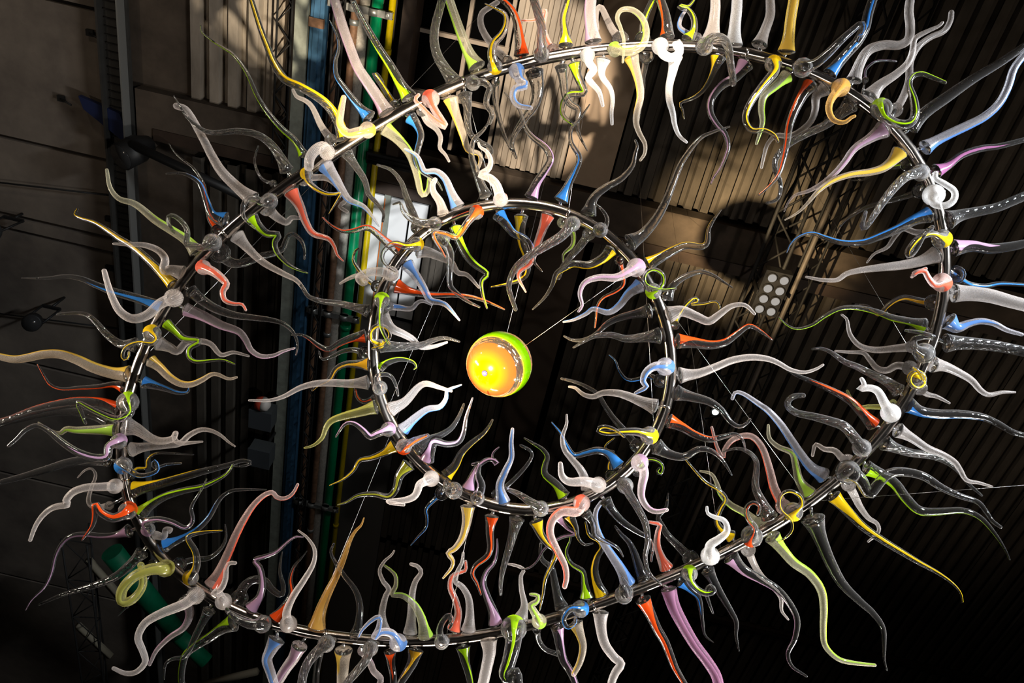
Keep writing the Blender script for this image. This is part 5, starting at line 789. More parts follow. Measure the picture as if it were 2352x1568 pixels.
clear glass horn with lime-green streak, wriggling, outward from outer ring at five to one|cg+0|0|S|30 17 5|484 599 5362|455,580,5374 474,544,5405 463,500,5443 431,473,5468 391,473,5476 399,464,5485 429,463,5492 448,434,5517 451,416,5532
frosted glass horn with blue streak, bent, behind outer ring at five to one|fb+0|0|B|22 15 7|484 599 5362|500,571,5428 498,576,5477 445,570,5525 420,555,5545 422,520,5576 436,491,5601
clear glass horn with orange-red streak, nearly straight, outward from outer ring at quarter to one|co+1|0|S|33 25 17|407 611 5354|364,586,5370 353,546,5404 332,504,5440 301,460,5479 288,442,5495
clear glass horn with lime-green streak, nearly straight, behind outer ring at twenty to one|cg+0|0|B|35 17 14|253 644 5335|265,626,5394 267,628,5446 257,591,5488 258,537,5516 271,475,5540 275,451,5548
frosted glass horn with lime-green streak, coiled, in front of outer ring at half past twelve|fg+1|0|F|32 19 5|177 664 5323|150,669,5271 155,660,5224 205,656,5203 255,623,5211 262,570,5237 232,522,5265 182,499,5280 136,508,5276 125,540,5259 149,573,5241 173,610,5221 184,650,5200 192,695,5176
white frosted glass horn, coiled, in front of outer ring at quarter to one|wn+0|0|F|37 22 17|330 626 5345|340,619,5301 338,613,5252 349,630,5211 384,636,5187 412,616,5187 408,586,5196 390,572,5199 398,586,5185
ribbed frosted glass horn, hooked, behind outer ring at half past twelve|rn+0|0|B|37 20 10|177 664 5323|168,645,5383 165,650,5433 126,626,5474 90,590,5500 54,552,5519 36,560,5511 41,598,5481 56,633,5452
frosted glass horn with lilac streak, nearly straight, outward from outer ring at twenty past twelve|fp+1|0|S|38 27 24|27 709 5297|50,665,5324 25,609,5354 6,557,5382 -1,515,5405 -7,490,5418
white frosted glass horn, wriggling, in front of outer ring at twenty past twelve|wn+0|0|F|33 21 7|27 709 5297|40,714,5245 41,708,5196 54,725,5149 78,741,5116 62,769,5080 87,786,5057 121,805,5031 147,845,4989
white frosted glass horn, S-curved, inward from outer ring at half past twelve|wn+0|0|S|33 15 7|102 686 5310|112,726,5286 115,765,5269 128,794,5257 173,830,5245 194,871,5228 202,920,5207 216,964,5189
frosted glass horn with yellow streak, S-curved, inward from outer ring at twenty to one|fy-1|0|S|33 22 6|253 644 5335|232,693,5304 264,738,5271 291,782,5238 308,829,5203 307,879,5166 313,920,5137 338,956,5109 371,987,5085 380,1022,5059 368,1049,5039
clear glass horn, nearly straight, behind outer ring at quarter to one|cn+0|0|B|34 19 4|253 644 5335|297,680,5361 302,694,5405 308,739,5419 311,787,5410 324,832,5395 332,900,5365 341,964,5335
white frosted glass horn, slightly curved, inward from outer ring at five to one|wn+0|0|S|33 22 6|407 611 5354|419,652,5330 422,708,5297 423,768,5262 437,817,5234 464,860,5210 487,907,5182 516,941,5163 554,959,5153
clear glass horn with yellow streak, S-curved, inward from outer ring at five past one|cy-1|0|S|33 15 3|562 589 5369|605,620,5350 602,664,5328 592,715,5304 570,764,5281 534,798,5265 491,825,5255 508,849,5244 524,881,5228
clear glass horn with lilac streak, wriggling, inward from outer ring at quarter past one|cp-1|0|S|37 21 4|720 580 5377|729,621,5351 701,675,5320 648,720,5294 618,778,5260 627,828,5231 668,868,5208 711,894,5193 738,936,5169 738,975,5146 727,1025,5116 708,1068,5091 702,1093,5077
clear glass horn, S-curved, outward from inner ring at twenty-five past one|cn+0|1|S|39 23 4|376 1372 4795|401,1341,4813 445,1306,4841 481,1254,4879 508,1189,4927 523,1122,4975 535,1060,5021 551,1006,5060 598,924,5120 652,888,5149 716,857,5174
clear glass horn, S-curved, outward from inner ring at ten to one|cn+0|1|S|34 21 5|173 1302 4845|197,1273,4862 205,1211,4897 245,1164,4923 300,1120,4947 334,1065,4977 335,1017,5004 336,988,5021 322,969,5031
twist-textured clear glass horn, nearly straight, behind inner ring at five to one|tn+0|1|B|28 21 11|234 1316 4834|222,1362,4855 222,1386,4893 199,1447,4893 167,1500,4869 145,1545,4844 138,1585,4819
clear glass horn with yellow streak, wriggling, inward from inner ring at twenty past one|cy+1|1|S|30 21 3|349 1358 4804|327,1385,4788 299,1422,4762 247,1455,4739 183,1462,4732 145,1487,4714 119,1511,4698 114,1553,4669 94,1603,4636 56,1653,4601
clear glass horn, bent, in front of inner ring at five past one|cn+0|1|F|33 14 4|264 1324 4828|260,1307,4790 259,1288,4749 272,1274,4747 273,1241,4766 245,1217,4789 215,1205,4804
frosted glass horn with lilac streak, wriggling, in front of inner ring at quarter to two|fp+0|1|F|39 23 5|453 1419 4762|444,1408,4720 434,1392,4677 403,1401,4637 360,1419,4602 288,1426,4580 237,1451,4556 227,1491,4526 247,1526,4500 238,1549,4483
clear glass horn with orange-red streak, S-curved, behind inner ring at half past one|co+0|1|B|22 12 3|402 1386 4785|378,1429,4807 386,1453,4845 409,1502,4857 430,1557,4849 406,1596,4838 358,1635,4826 340,1677,4808 348,1728,4784 352,1764,4767
frosted glass horn with blue streak, wriggling, inward from inner ring at five to two|fb-1|1|S|31 20 4|499 1455 4737|482,1486,4718 442,1521,4688 415,1565,4652 374,1597,4623 308,1592,4616 281,1614,4597 234,1642,4571 194,1655,4557
clear glass horn, S-curved, inward from inner ring at twenty past two|cn+0|1|S|33 20 4|580 1537 4681|548,1565,4664 494,1591,4657 431,1622,4648 385,1658,4635 344,1714,4611 297,1746,4600 254,1757,4600 217,1752,4608
twist-textured clear glass horn, slightly curved, inward from inner ring at twenty to three|tn+0|1|S|35 23 4|643 1630 4618|608,1644,4609 546,1662,4596 474,1681,4583 408,1679,4583 341,1696,4571 308,1717,4557 263,1753,4534
clear glass horn with yellow streak, wriggling, outward from inner ring at quarter to two|cy+1|1|S|30 24 3|476 1437 4750|498,1401,4772 534,1372,4783 583,1331,4800 634,1297,4813 697,1287,4812 718,1265,4821 710,1217,4844 720,1176,4863 740,1133,4883
clear glass horn with lime-green streak, coiled, in front of inner ring at five past two|cg+0|1|F|33 11 5|542 1495 4710|538,1475,4673 533,1454,4633 546,1434,4622 557,1400,4620 541,1365,4624 500,1352,4619 471,1371,4599 476,1399,4575 505,1409,4564 556,1405,4559 601,1389,4562
clear glass horn, bent, outward from inner ring at quarter past two|cn+0|1|S|28 17 3|562 1516 4695|608,1504,4703 624,1457,4740 669,1418,4773 730,1393,4797 788,1399,4802 832,1414,4799 882,1431,4795
clear glass horn with yellow streak, hooked, behind inner ring at twenty-five to three|cy+0|1|B|21 12 4|629 1606 4634|674,1613,4678 683,1629,4721 695,1609,4762 719,1569,4806 751,1538,4831 769,1550,4825 736,1566,4815 795,1552,4824 841,1532,4834 864,1542,4827 870,1558,4817
ribbed frosted glass horn, wriggling, outward from inner ring at twenty-five past two|rn+0|1|S|38 24 6|614 1582 4650|632,1561,4663 683,1536,4672 744,1541,4664 800,1546,4655 835,1514,4670 877,1470,4690 932,1452,4695 980,1473,4677
clear glass horn with orange-red streak, S-curved, outward from inner ring at ten to three|co+1|1|S|32 26 3|655 1654 4601|694,1647,4605 756,1643,4615 834,1640,4624 896,1622,4643 942,1583,4674 983,1549,4701 1031,1556,4702 1101,1584,4693
clear glass horn with yellow streak, nearly straight, outward from outer ring at ten past twelve|cy+0|0|S|33 21 12|-46 735 5282|-65,703,5302 -79,661,5330 -100,614,5362 -101,563,5396 -100,529,5419
twist-textured clear glass horn, slightly curved, outward from outer ring at twenty-five past eleven|tn+0|0|S|35 24 17|-533 969 5152|-514,935,5174 -562,897,5197 -609,854,5223 -639,800,5256 -648,741,5292 -646,680,5329 -645,637,5356
frosted glass horn with lime-green streak, nearly straight, outward from outer ring at twenty-five to twelve|fg+1|0|S|39 24 19|-401 892 5195|-427,860,5214 -479,816,5252 -526,763,5298 -576,701,5350 -619,646,5396 -632,627,5411
clear glass horn with yellow streak, wriggling, in front of outer ring at quarter to twelve|cy+0|0|F|34 25 3|-333 856 5214|-344,834,5179 -342,819,5136 -362,776,5128 -362,732,5143 -338,694,5163 -330,655,5187 -344,620,5210 -387,608,5221 -438,600,5230
ribbed frosted glass horn, bent, behind outer ring at ten to twelve|rn+0|0|B|25 19 12|-263 823 5233|-304,822,5282 -316,828,5331 -379,801,5389 -431,768,5416 -468,726,5440 -474,682,5464 -441,648,5481 -416,625,5492
clear glass horn with orange-red streak, slightly curved, outward from outer ring at five to twelve|co-1|0|S|33 24 12|-263 823 5233|-247,777,5261 -269,718,5280 -293,660,5297 -323,617,5309 -363,589,5313 -385,580,5312
twist-textured clear glass horn, nearly straight, in front of outer ring at five past twelve|tn+0|0|F|35 22 17|-120 762 5267|-157,750,5226 -156,734,5183 -169,682,5177 -178,637,5195 -205,592,5220 -237,544,5249 -249,530,5258
frosted glass horn with orange-red streak, wriggling, behind outer ring at ten past twelve|fo+0|0|B|27 12 6|-120 762 5267|-116,741,5328 -122,746,5378 -155,721,5437 -185,677,5487 -189,625,5530 -202,619,5536 -209,653,5520 -246,672,5513 -292,682,5512
clear glass horn, wriggling, in front of outer ring at twenty-five to twelve|cn+0|0|F|34 17 10|-468 929 5174|-423,913,5136 -412,900,5091 -374,885,5077 -340,899,5064 -342,929,5047 -338,962,5031 -307,991,5020 -308,1027,5005
clear glass horn, slightly curved, behind outer ring at quarter to twelve|cn+0|0|B|19 19 3|-333 856 5214|-334,912,5229 -336,929,5271 -329,981,5272 -304,1041,5246 -268,1096,5211 -227,1149,5172 -172,1200,5132
clear glass horn, S-curved, inward from outer ring at twelve o'clock|cn+0|0|S|40 30 4|-192 792 5250|-172,830,5227 -144,886,5196 -139,946,5162 -167,1008,5128 -193,1066,5096 -200,1115,5068 -166,1166,5040
frosted glass horn with blue streak, wriggling, in front of outer ring at five to twelve|fb+1|0|F|35 22 9|-263 823 5233|-247,832,5179 -241,825,5130 -222,844,5088 -192,857,5068 -230,875,5050 -231,908,5027 -200,931,5012 -147,928,5012
frosted glass horn with orange-red streak, hooked, in front of outer ring at quarter past eleven|fo+0|0|F|40 20 8|-596 1011 5129|-588,1008,5083 -578,999,5035 -551,1019,4985 -511,1042,4946 -483,1063,4922 -534,1046,4921 -589,1013,4932 -629,987,4942 -619,966,4952
frosted glass horn, S-curved, behind outer ring at ten past eleven|fn+0|0|B|25 17 6|-657 1055 5106|-629,1086,5135 -632,1104,5177 -605,1145,5182 -559,1165,5177 -530,1194,5158 -524,1233,5132 -492,1252,5117 -468,1273,5100
frosted glass horn with yellow streak, S-curved, inward from outer ring at twenty-five past eleven|fy-1|0|S|35 24 6|-533 969 5152|-508,1002,5132 -477,1050,5113 -446,1094,5095 -414,1142,5075 -384,1187,5058 -337,1192,5061 -321,1217,5051 -325,1264,5031
twist-textured clear glass horn, wriggling, inward from outer ring at half past eleven|tn+0|0|S|31 20 7|-468 929 5174|-450,973,5147 -428,1017,5122 -415,1066,5094 -386,1117,5065 -335,1138,5054 -293,1147,5050 -276,1170,5037 -285,1174,5034
clear glass horn with lime-green streak, wriggling, inward from outer ring at quarter past twelve|cg+0|0|S|30 21 7|-46 735 5282|-8,765,5264 16,807,5248 61,862,5229 48,874,5225 1,890,5225 -19,930,5209 -6,978,5190 51,1005,5186
clear glass horn, wriggling, inward from outer ring at ten past twelve|cn+0|0|S|30 21 3|-46 735 5282|-62,787,5251 -37,842,5219 -17,890,5191 16,919,5175 54,929,5170 60,971,5146 79,1019,5118 134,1076,5086
clear glass horn, bent, outward from inner ring at twenty-five to twelve|cn+0|1|S|27 21 4|-234 1332 4829|-254,1297,4851 -291,1257,4884 -332,1206,4926 -356,1170,4956 -362,1117,4998 -332,1077,5031 -313,1035,5065
frosted glass horn, wriggling, in front of inner ring at quarter to twelve|fn+0|1|F|32 24 5|-174 1314 4840|-185,1282,4811 -186,1259,4772 -212,1206,4766 -249,1183,4770 -286,1180,4768 -257,1152,4785 -257,1120,4806 -283,1094,4824 -312,1086,4830 -323,1073,4839
clear glass horn with lilac streak, wriggling, outward from inner ring at five past twelve|cp-1|1|S|31 21 3|-48 1293 4853|-60,1263,4871 -52,1212,4902 -28,1155,4937 -16,1109,4964 -50,1073,4986 -117,1045,5003 -158,1012,5022 -194,960,5054 -230,938,5067 -274,910,5083
clear glass horn with blue streak, S-curved, outward from inner ring at half past twelve|cb+0|1|S|34 18 3|80 1290 4853|69,1249,4879 82,1193,4909 99,1132,4942 104,1078,4971 55,1030,4997 42,977,5025 70,932,5049 95,876,5079
twist-textured clear glass horn, slightly curved, behind inner ring at twenty to eleven|tn+0|1|B|30 22 5|-486 1490 4726|-515,1483,4778 -526,1496,4823 -564,1466,4882 -608,1419,4923 -645,1368,4956 -701,1330,4977 -766,1322,4979
clear glass horn, wriggling, in front of inner ring at five to eleven|cn+0|1|F|31 22 4|-446 1450 4752|-436,1421,4721 -438,1404,4679 -488,1401,4656 -539,1393,4662 -572,1374,4679 -590,1352,4698 -617,1366,4695
frosted glass horn, S-curved, outward from inner ring at eleven o'clock|fn+0|1|S|27 19 11|-399 1414 4776|-415,1396,4787 -437,1353,4798 -472,1318,4805 -483,1289,4814 -477,1267,4820
frosted glass horn with blue streak, wriggling, outward from inner ring at quarter past eleven|fb+1|1|S|31 21 5|-348 1382 4796|-362,1358,4812 -401,1310,4831 -439,1263,4851 -483,1242,4857 -529,1249,4846 -551,1224,4856 -579,1195,4868 -631,1180,4870
clear glass horn with orange-red streak, wriggling, in front of inner ring at twenty-five past eleven|co+0|1|F|32 19 4|-293 1355 4814|-273,1348,4770 -273,1336,4725 -293,1357,4666 -311,1393,4620 -327,1408,4604 -370,1399,4599 -415,1401,4590 -403,1424,4572 -368,1451,4549 -345,1471,4531
clear glass horn with yellow streak, hooked, in front of inner ring at twenty-five to eleven|cy+0|1|F|32 19 4|-505 1512 4711|-492,1508,4665 -490,1490,4623 -525,1491,4589 -571,1486,4578 -604,1518,4553 -600,1549,4533 -568,1569,4519 -539,1577,4514
ribbed frosted glass horn, S-curved, inward from inner ring at half past ten|rn+0|1|S|30 23 5|-521 1534 4697|-483,1549,4687 -437,1545,4690 -379,1553,4685 -333,1562,4679 -296,1593,4660 -252,1594,4660 -192,1629,4638
clear glass horn, S-curved, in front of inner ring at ten to eleven|cn+0|1|F|31 21 4|-446 1450 4752|-387,1472,4690 -377,1458,4646 -335,1473,4589 -318,1518,4535 -301,1568,4489 -263,1589,4469 -215,1604,4453 -162,1611,4441
clear glass horn with lime-green streak, wriggling, inward from inner ring at five past eleven|cg+1|1|S|27 22 4|-374 1398 4786|-351,1436,4763 -323,1475,4731 -276,1518,4694 -229,1544,4671 -170,1562,4650 -186,1591,4627 -169,1631,4595 -136,1675,4559
frosted glass horn with blue streak, S-curved, inward from inner ring at quarter past ten|fb+0|1|S|30 24 4|-550 1581 4665|-514,1607,4650 -464,1631,4613 -418,1660,4574 -379,1687,4538 -334,1681,4526 -299,1683,4513 -235,1710,4469
clear glass horn with orange-red streak, slightly curved, inward from inner ring at ten o'clock|co+0|1|S|32 19 3|-587 1681 4598|-537,1689,4593 -477,1696,4588 -389,1692,4589 -305,1675,4598 -230,1664,4603 -164,1665,4601 -107,1672,4596 -63,1679,4590
clear glass horn with blue streak, S-curved, inward from inner ring at twenty to twelve|cb+1|1|S|31 22 3|-204 1323 4835|-179,1355,4815 -137,1378,4781 -97,1397,4751 -45,1399,4731 -10,1419,4702 13,1457,4656 56,1478,4623
clear glass horn with yellow streak, bent, inward from inner ring at twelve o'clock|cy-1|1|S|31 22 3|-80 1296 4851|-83,1341,4824 -73,1394,4800 -50,1450,4775 -23,1490,4757 -2,1551,4730 -27,1587,4714 -76,1615,4705 -143,1644,4697
frosted glass horn with orange-red streak, S-curved, inward from inner ring at twenty past twelve|fo+0|1|S|31 22 4|16 1289 4855|27,1319,4837 17,1382,4796 8,1450,4754 0,1503,4720 -35,1538,4697 -33,1565,4680 9,1606,4654
twist-textured clear glass horn, bent, in front of inner ring at twenty to one|tn+0|1|F|35 24 8|142 1297 4848|138,1309,4792 132,1298,4746 101,1329,4682 44,1366,4629 -12,1406,4585 -55,1454,4541 -65,1510,4496 -43,1547,4465 -15,1581,4437
frosted glass horn with lime-green streak, S-curved, behind inner ring at twenty-five to one|fg+0|1|B|24 18 4|111 1293 4851|98,1345,4868 105,1365,4908 153,1398,4912 166,1444,4882 136,1482,4853 141,1508,4832
frosted glass horn with blue streak, S-curved, behind inner ring at twenty to ten|fb+0|1|B|22 19 4|-597 1760 4545|-558,1787,4577 -560,1810,4616 -523,1813,4629 -467,1804,4629 -445,1772,4640 -419,1759,4640 -379,1761,4628
clear horn with lime-green streak, slightly curved, in front of inner ring at quarter to ten|cg+0|1|F|35 13 6|-597 1760 4545|-579,1728,4516 -570,1711,4474 -556,1731,4410 -537,1765,4363 -508,1788,4332 -486,1802,4313
clear glass horn with yellow streak, coiled, in front of inner ring at ten past nine|cy+0|1|F|21 12 5|-576 1919 4438|-546,1880,4413 -543,1854,4376 -572,1837,4363 -581,1804,4376 -559,1778,4390 -522,1779,4392 -501,1799,4383 -505,1829,4370 -541,1863,4357 -561,1872,4355
clear glass horn with lime-green streak, wriggling, inward from inner ring at twenty-five past five|cg+1|1|S|29 20 3|393 2296 4171|363,2271,4186 321,2240,4210 265,2217,4230 257,2188,4252 259,2157,4274 231,2136,4290 184,2125,4302 145,2116,4311
twist-textured clear glass horn, nearly straight, in front of inner ring at quarter to six|tn+0|1|F|33 24 8|277 2339 4144|276,2307,4114 266,2274,4082 222,2253,4081 170,2242,4098 115,2241,4113
frosted glass horn with blue streak, slightly curved, inward from inner ring at quarter past six|fb+0|1|S|29 20 7|122 2362 4130|117,2340,4143 88,2281,4168 96,2223,4194 108,2163,4220 93,2105,4245 85,2051,4268
clear glass horn, bent, behind inner ring at twenty past six|cn+0|1|B|21 12 6|90 2363 4130|83,2350,4186 89,2375,4224 128,2356,4274 166,2310,4310 196,2256,4344 193,2222,4363 141,2206,4369
clear glass horn, wriggling, in front of inner ring at twenty-five to seven|cn+0|1|F|31 24 6|-5 2357 4135|7,2322,4107 8,2286,4077 11,2239,4095 -15,2209,4124 -19,2181,4154 -45,2191,4156
clear glass horn with lilac streak, coiled, inward from inner ring at quarter to seven|cp+0|1|S|29 16 3|-37 2353 4138|-41,2324,4156 -35,2275,4184 -19,2234,4208 17,2202,4225 55,2203,4223 47,2214,4216 29,2194,4228 30,2170,4241 47,2150,4253
clear glass horn with yellow streak, slightly curved, inward from inner ring at five past seven|cy-1|1|S|28 21 4|-160 2323 4160|-144,2299,4174 -118,2263,4207 -104,2220,4245 -72,2182,4280 -34,2148,4312 -15,2120,4337 -6,2096,4359
twist-textured clear glass horn, bent, in front of inner ring at five to seven|tn+0|1|F|35 16 6|-99 2340 4148|-97,2317,4113 -100,2286,4079 -128,2297,4089 -140,2290,4116 -137,2286,4129
frosted glass horn, hooked, in front of inner ring at quarter past seven|fn+0|1|F|35 21 6|-189 2312 4167|-201,2295,4129 -203,2268,4093 -235,2263,4046 -238,2277,4021 -247,2293,3998 -282,2304,3976 -343,2309,3953 -275,2296,3944
clear glass horn with lilac streak, wriggling, inward from inner ring at twenty-five past seven|cp+0|1|S|29 19 3|-246 2288 4185|-238,2259,4202 -230,2208,4211 -221,2169,4217 -166,2153,4200 -122,2122,4195 -110,2071,4203 -113,2001,4214 -104,1911,4228
clear glass horn, slightly curved, inward from inner ring at twenty to eight|cn+0|1|S|27 20 5|-300 2260 4204|-289,2233,4220 -256,2195,4246 -209,2169,4265 -169,2134,4288 -149,2089,4318 -140,2042,4349
twist-textured horn with orange-red streak, nearly straight, in front of inner ring at quarter to eight|to-1|1|F|35 24 8|-350 2227 4227|-344,2210,4189 -335,2177,4156 -298,2132,4152 -251,2098,4160
frosted glass horn with blue streak, wriggling, inward from inner ring at eight o'clock|fb-1|1|S|29 21 3|-396 2192 4251|-368,2177,4260 -329,2121,4282 -285,2074,4300 -235,2050,4305 -217,2010,4321 -219,1979,4334 -167,1943,4345
ribbed frosted glass horn, S-curved, inward from inner ring at quarter past eight|rn+0|1|S|33 22 6|-457 2132 4292|-438,2118,4301 -387,2078,4321 -348,2016,4353 -316,1992,4365 -260,1993,4361 -204,1994,4356
clear glass horn, hooked, in front of inner ring at twenty-five to nine|cn+0|1|F|31 15 4|-507 2066 4338|-500,2030,4311 -496,1999,4277 -513,1952,4269 -489,1927,4270 -450,1923,4261 -420,1948,4236 -404,1973,4213
clear glass horn with lime-green streak, hooked, inward from inner ring at ten to nine|cg+1|1|S|21 16 3|-547 1995 4386|-524,1983,4393 -488,1947,4399 -442,1921,4397 -391,1912,4385 -370,1922,4370 -377,1930,4359
twist-textured clear glass horn, slightly curved, inward from inner ring at ten past nine|tn+0|1|S|30 23 4|-576 1919 4438|-542,1909,4444 -458,1895,4452 -381,1875,4465 -333,1847,4482 -284,1828,4494 -220,1829,4493
frosted glass horn, bent, inward from inner ring at twenty-five to ten|fn+0|1|S|30 23 5|-596 1814 4509|-568,1802,4516 -521,1846,4503 -464,1864,4505 -423,1879,4505 -385,1904,4499 -333,1899,4513 -277,1877,4540
clear glass horn with orange-red streak, S-curved, outward from inner ring at quarter past nine|co+1|1|S|30 19 3|-583 1893 4455|-622,1888,4458 -671,1900,4440 -716,1923,4415 -755,1950,4389 -799,1940,4386 -845,1917,4390 -877,1909,4388 -914,1913,4378
clear glass horn, S-curved, behind inner ring at five past nine|cn+0|1|B|27 16 4|-568 1945 4420|-613,1971,4453 -627,1996,4490 -679,2015,4522 -730,2042,4527 -771,2076,4520 -814,2100,4516 -837,2079,4538
clear glass horn with amber streak, S-curved, outward from inner ring at five to nine|ca+0|1|S|31 19 4|-558 1970 4403|-578,1983,4395 -631,1994,4390 -673,2003,4385 -710,2029,4370 -727,2071,4346 -764,2097,4330 -789,2126,4314
ribbed frosted glass horn, slightly curved, outward from inner ring at twenty to nine|rn+0|1|S|33 20 4|-522 2043 4354|-565,2046,4351 -636,2060,4333 -702,2066,4320 -773,2078,4303 -834,2102,4279 -890,2140,4246 -946,2161,4224 -1023,2171,4208
clear glass horn with orange-red streak, bent, behind inner ring at half past eight|co+0|1|B|16 13 6|-492 2089 4322|-525,2119,4352 -537,2150,4386 -576,2168,4371 -605,2147,4368 -618,2113,4373
frosted glass horn with olive streak, S-curved, outward from inner ring at twenty past eight|fG-1|1|S|31 22 4|-475 2111 4307|-507,2126,4298 -562,2154,4281 -621,2180,4266 -674,2209,4249 -693,2241,4230 -699,2280,4206 -728,2314,4186 -763,2331,4176
clear glass horn with lilac streak, wriggling, in front of inner ring at five past eight|cp+0|1|F|31 19 3|-417 2173 4265|-425,2164,4221 -425,2138,4184 -460,2135,4137 -480,2140,4119 -515,2112,4121 -554,2091,4121 -586,2097,4109 -607,2138,4070
clear glass horn with deep-yellow streak, S-curved, outward from inner ring at ten to eight|cY+0|1|S|29 16 2|-350 2227 4227|-388,2243,4217 -427,2274,4194 -474,2299,4173 -517,2314,4160 -533,2352,4132 -566,2388,4105 -616,2418,4081
clear glass horn with olive streak, wriggling, outward from inner ring at twenty-five to eight|cG+0|1|S|32 21 3|-300 2260 4204|-312,2296,4182 -338,2338,4151 -340,2387,4117 -363,2418,4094 -422,2417,4090 -488,2431,4075 -527,2460,4054 -563,2476,4040'''
GROUPS = ('glass horns on the large ring', 'glass horns on the small ring')
def catmull(P, n):
    P = np.asarray(P); m_ = len(P); E = np.vstack([2 * P[0] - P[1], P, 2 * P[-1] - P[-2]]); out_ = []
    for t in np.linspace(0, m_ - 1 - 1e-9, n * 4):
        i = int(t); u = t - i; a, b, c, d = E[i:i + 4]
        out_.append(.5 * ((2 * b) + (-a + c) * u + (2 * a - 5 * b + 4 * c - d) * u * u + (-a + 3 * b - 3 * c + d) * u ** 3))
    Q = np.array(out_)
    # light smoothing so the hand-blown curves stay fluid
    for _ in range(int(n * .12) + 2): Q[1:-1] = .25 * Q[:-2] + .5 * Q[1:-1] + .25 * Q[2:]
    s = np.r_[0, np.cumsum(np.linalg.norm(np.diff(Q, axis=0), axis=1))]
    # denser near the flared foot and the tip
    w = np.linspace(0, 1, n); w = .5 * w + .5 * (w ** 1.5)
    return np.array([np.interp(w * s[-1], s, Q[:, k]) for k in range(3)]).T, w * s[-1]
NR, NI = 18, 12
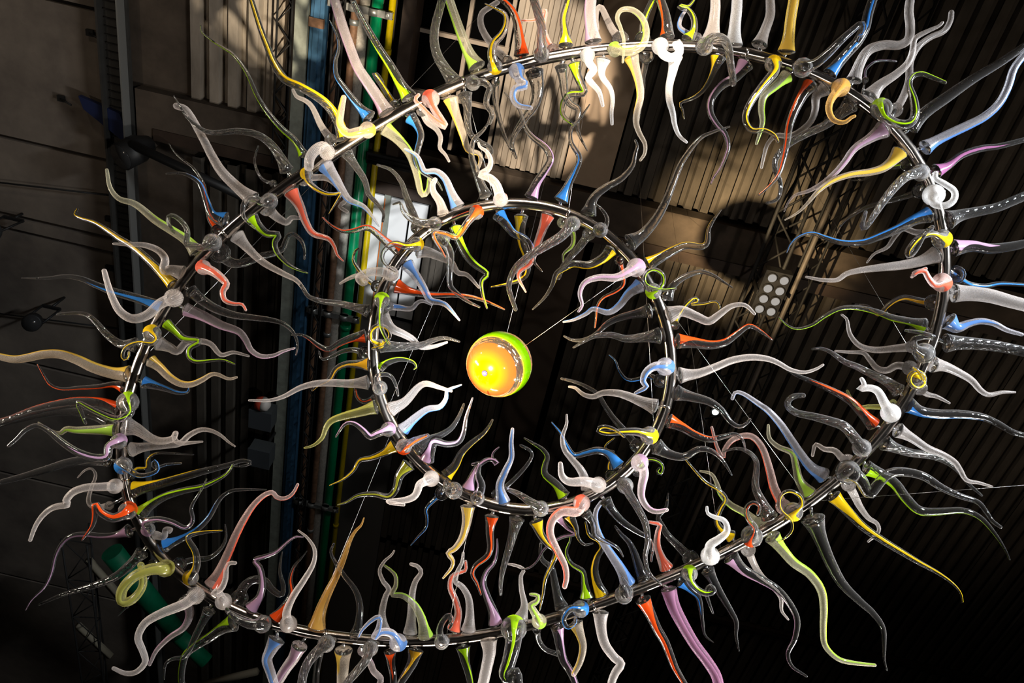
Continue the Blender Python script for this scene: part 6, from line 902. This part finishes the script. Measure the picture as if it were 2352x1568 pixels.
def make_horn(line):
    label, code, ring, mode, rr, cpt, pts = line.split('|')
    r0, r1, r2 = [float(v) / 1000 for v in rr.split()]
    C = np.array(list(map(float, cpt.split()))) / 1000
    P = np.array([list(map(float, p.split(','))) for p in pts.split()]) / 1000
    fin, col, side_ = code[0], code[1], int(code[2:])
    seed = sum(map(ord, label)); rnd = random.Random(seed)
    L0 = np.linalg.norm(np.diff(P, axis=0), axis=1).sum()
    n = int(min(64, max(24, L0 / .011)))
    base = P[0].copy()
    Q, s = catmull(P - base, n); L = s[-1]; t = s / L
    r1 = min(r1, r0 * .95)
    rad = r2 + (r1 - r2) * (1 - t) ** .9 + (r0 - r1) * np.exp(-(s / (r0 * .95)) ** 1.25)
    bul = 1 + .03 * np.sin(s / .06 + seed)
    rad = rad * bul
    root = empty('glass_horn', base, label=label, category='glass horn', group=GROUPS[int(ring)])
    A, T, Nn, Bn = sweep(Q + base, None, NR)
    # twist-safe tip: rounded end
    tipn = 4
    Pe = np.vstack([Q] + [Q[-1] + T[-1] * r2 * math.sin(a) for a in np.linspace(.35, 1.5, tipn)])
    Re = np.r_[rad, [r2 * math.cos(a) for a in np.linspace(.35, 1.5, tipn)]]
    Ne = np.vstack([Nn] + [Nn[-1]] * tipn); Be = np.vstack([Bn] + [Bn[-1]] * tipn)
    te = np.r_[s, s[-1] + np.arange(1, tipn + 1) * r2 * .3]
    V, Fc = tube_mesh(Pe, Ne, Be, Re, NR); V = list(V)
    UV = [(i / NR, te[k] / .1) for k in range(len(Pe)) for i in range(NR)]
    Fc.append(tuple((len(Pe) - 1) * NR + i for i in range(NR)))
    hollow = fin in 'ct'
    # closed foot: thick glass disc with a rim
    if hollow:
        wall = np.clip(rad * .16, .0011, .004)
        ki = [k for k in range(len(Q)) if rad[k] > .0042 and k > 1]
        if len(ki) > 4:
            kk = ki[-1]; Qi = Q[2:kk]; off = len(V)
            if len(Qi) > 3:
                Vi, Fi = tube_mesh(Qi, Nn[2:kk], Bn[2:kk], (rad - wall)[2:kk], NI, flip=True)
                V += list(Vi); Fc += [tuple(i + off for i in q) for q in Fi]
                UV += [(i / NI, s[k] / .1) for k in range(2, kk) for i in range(NI)]
                m_ = len(Qi)
                Fc.append(tuple(off + i for i in range(NI)))
                Fc.append(tuple(off + (m_ - 1) * NI + i for i in range(NI - 1, -1, -1)))
    Fc.append(tuple(range(NR - 1, -1, -1)))
    body = mesh_obj('body', V, Fc, body_mat(fin, col), root, uvs=UV)
    for p in body.data.polygons:
        if len(p.vertices) > 4: p.use_smooth = False
    # foot disc between peg and body
    d = T[0]; rb = rad[0]
    v, f = lathe([(-rb * .32, rb * .45), (-rb * .30, rb * .62), (-rb * .16, rb * .80), (-rb * .10, rb * 1.0), (-.0008, rb * 1.03), (-.0004, rb * .97)], (0, 0, 0), d, 18)
    mesh_obj('foot_disc', v, f, M['clear'], root)
    # peg into the steel tube
    e = Q[0] - d * rb * .3; c = C - base
    dirp = (e - c); ln_ = np.linalg.norm(dirp); dirp /= max(ln_, 1e-6)
    a = c + dirp * TUBE * .9
    if ln_ > TUBE * .95:
        v, f = cyl_data(a, e, min(.008, rb * .42), 10); mesh_obj('mounting_peg', v, f, M['peg'], root)
    # colour streak: a ribbon of coloured glass fused on the body
    if col != 'n':
        soft = fin in 'frw'
        K = 6
        phi0 = math.radians({1: 62, -1: -62, 0: 0}[side_] * (-1) + rnd.uniform(-12, 12))
        tw = rnd.uniform(-1, 1) * 1.1 * (0.4 if soft else 1)
        kend = n - 1
        if rnd.random() < .25: kend = int(n * rnd.uniform(.55, .8))
        ts = t[:kend + 1]
        hw = (.24 + (.80 if not soft else .45) * np.exp(-(ts / .12) ** 1.4)) * (1 if rnd.random() < .6 else 1.5)
        if r0 > .045: hw = hw * .45
        if soft: hw = hw + .12
        if kend < n - 1: hw = hw * np.clip((1 - ts / ts[-1]) / .25, .05, 1)
        Vs, Fs = [], []
        for k in range(kend + 1):
            ph = phi0 + tw * t[k]
            for i in range(K + 1):
                a_ = ph + hw[k] * (2 * i / K - 1)
                h_ = 1 + (.035 if 0 < i < K else -.01)
                Vs.append(Q[k] + (rad[k] * h_ + .0002) * (math.cos(a_) * Nn[k] + math.sin(a_) * Bn[k]))
        for k in range(kend):
            for i in range(K): q = k * (K + 1) + i; Fs.append((q, q + 1, q + K + 2, q + K + 1))
        mesh_obj('colour_streak', Vs, Fs, (STREAKF if soft else STREAK)[col], root)
for line in HORNS.strip().split('\n'): make_horn(line)
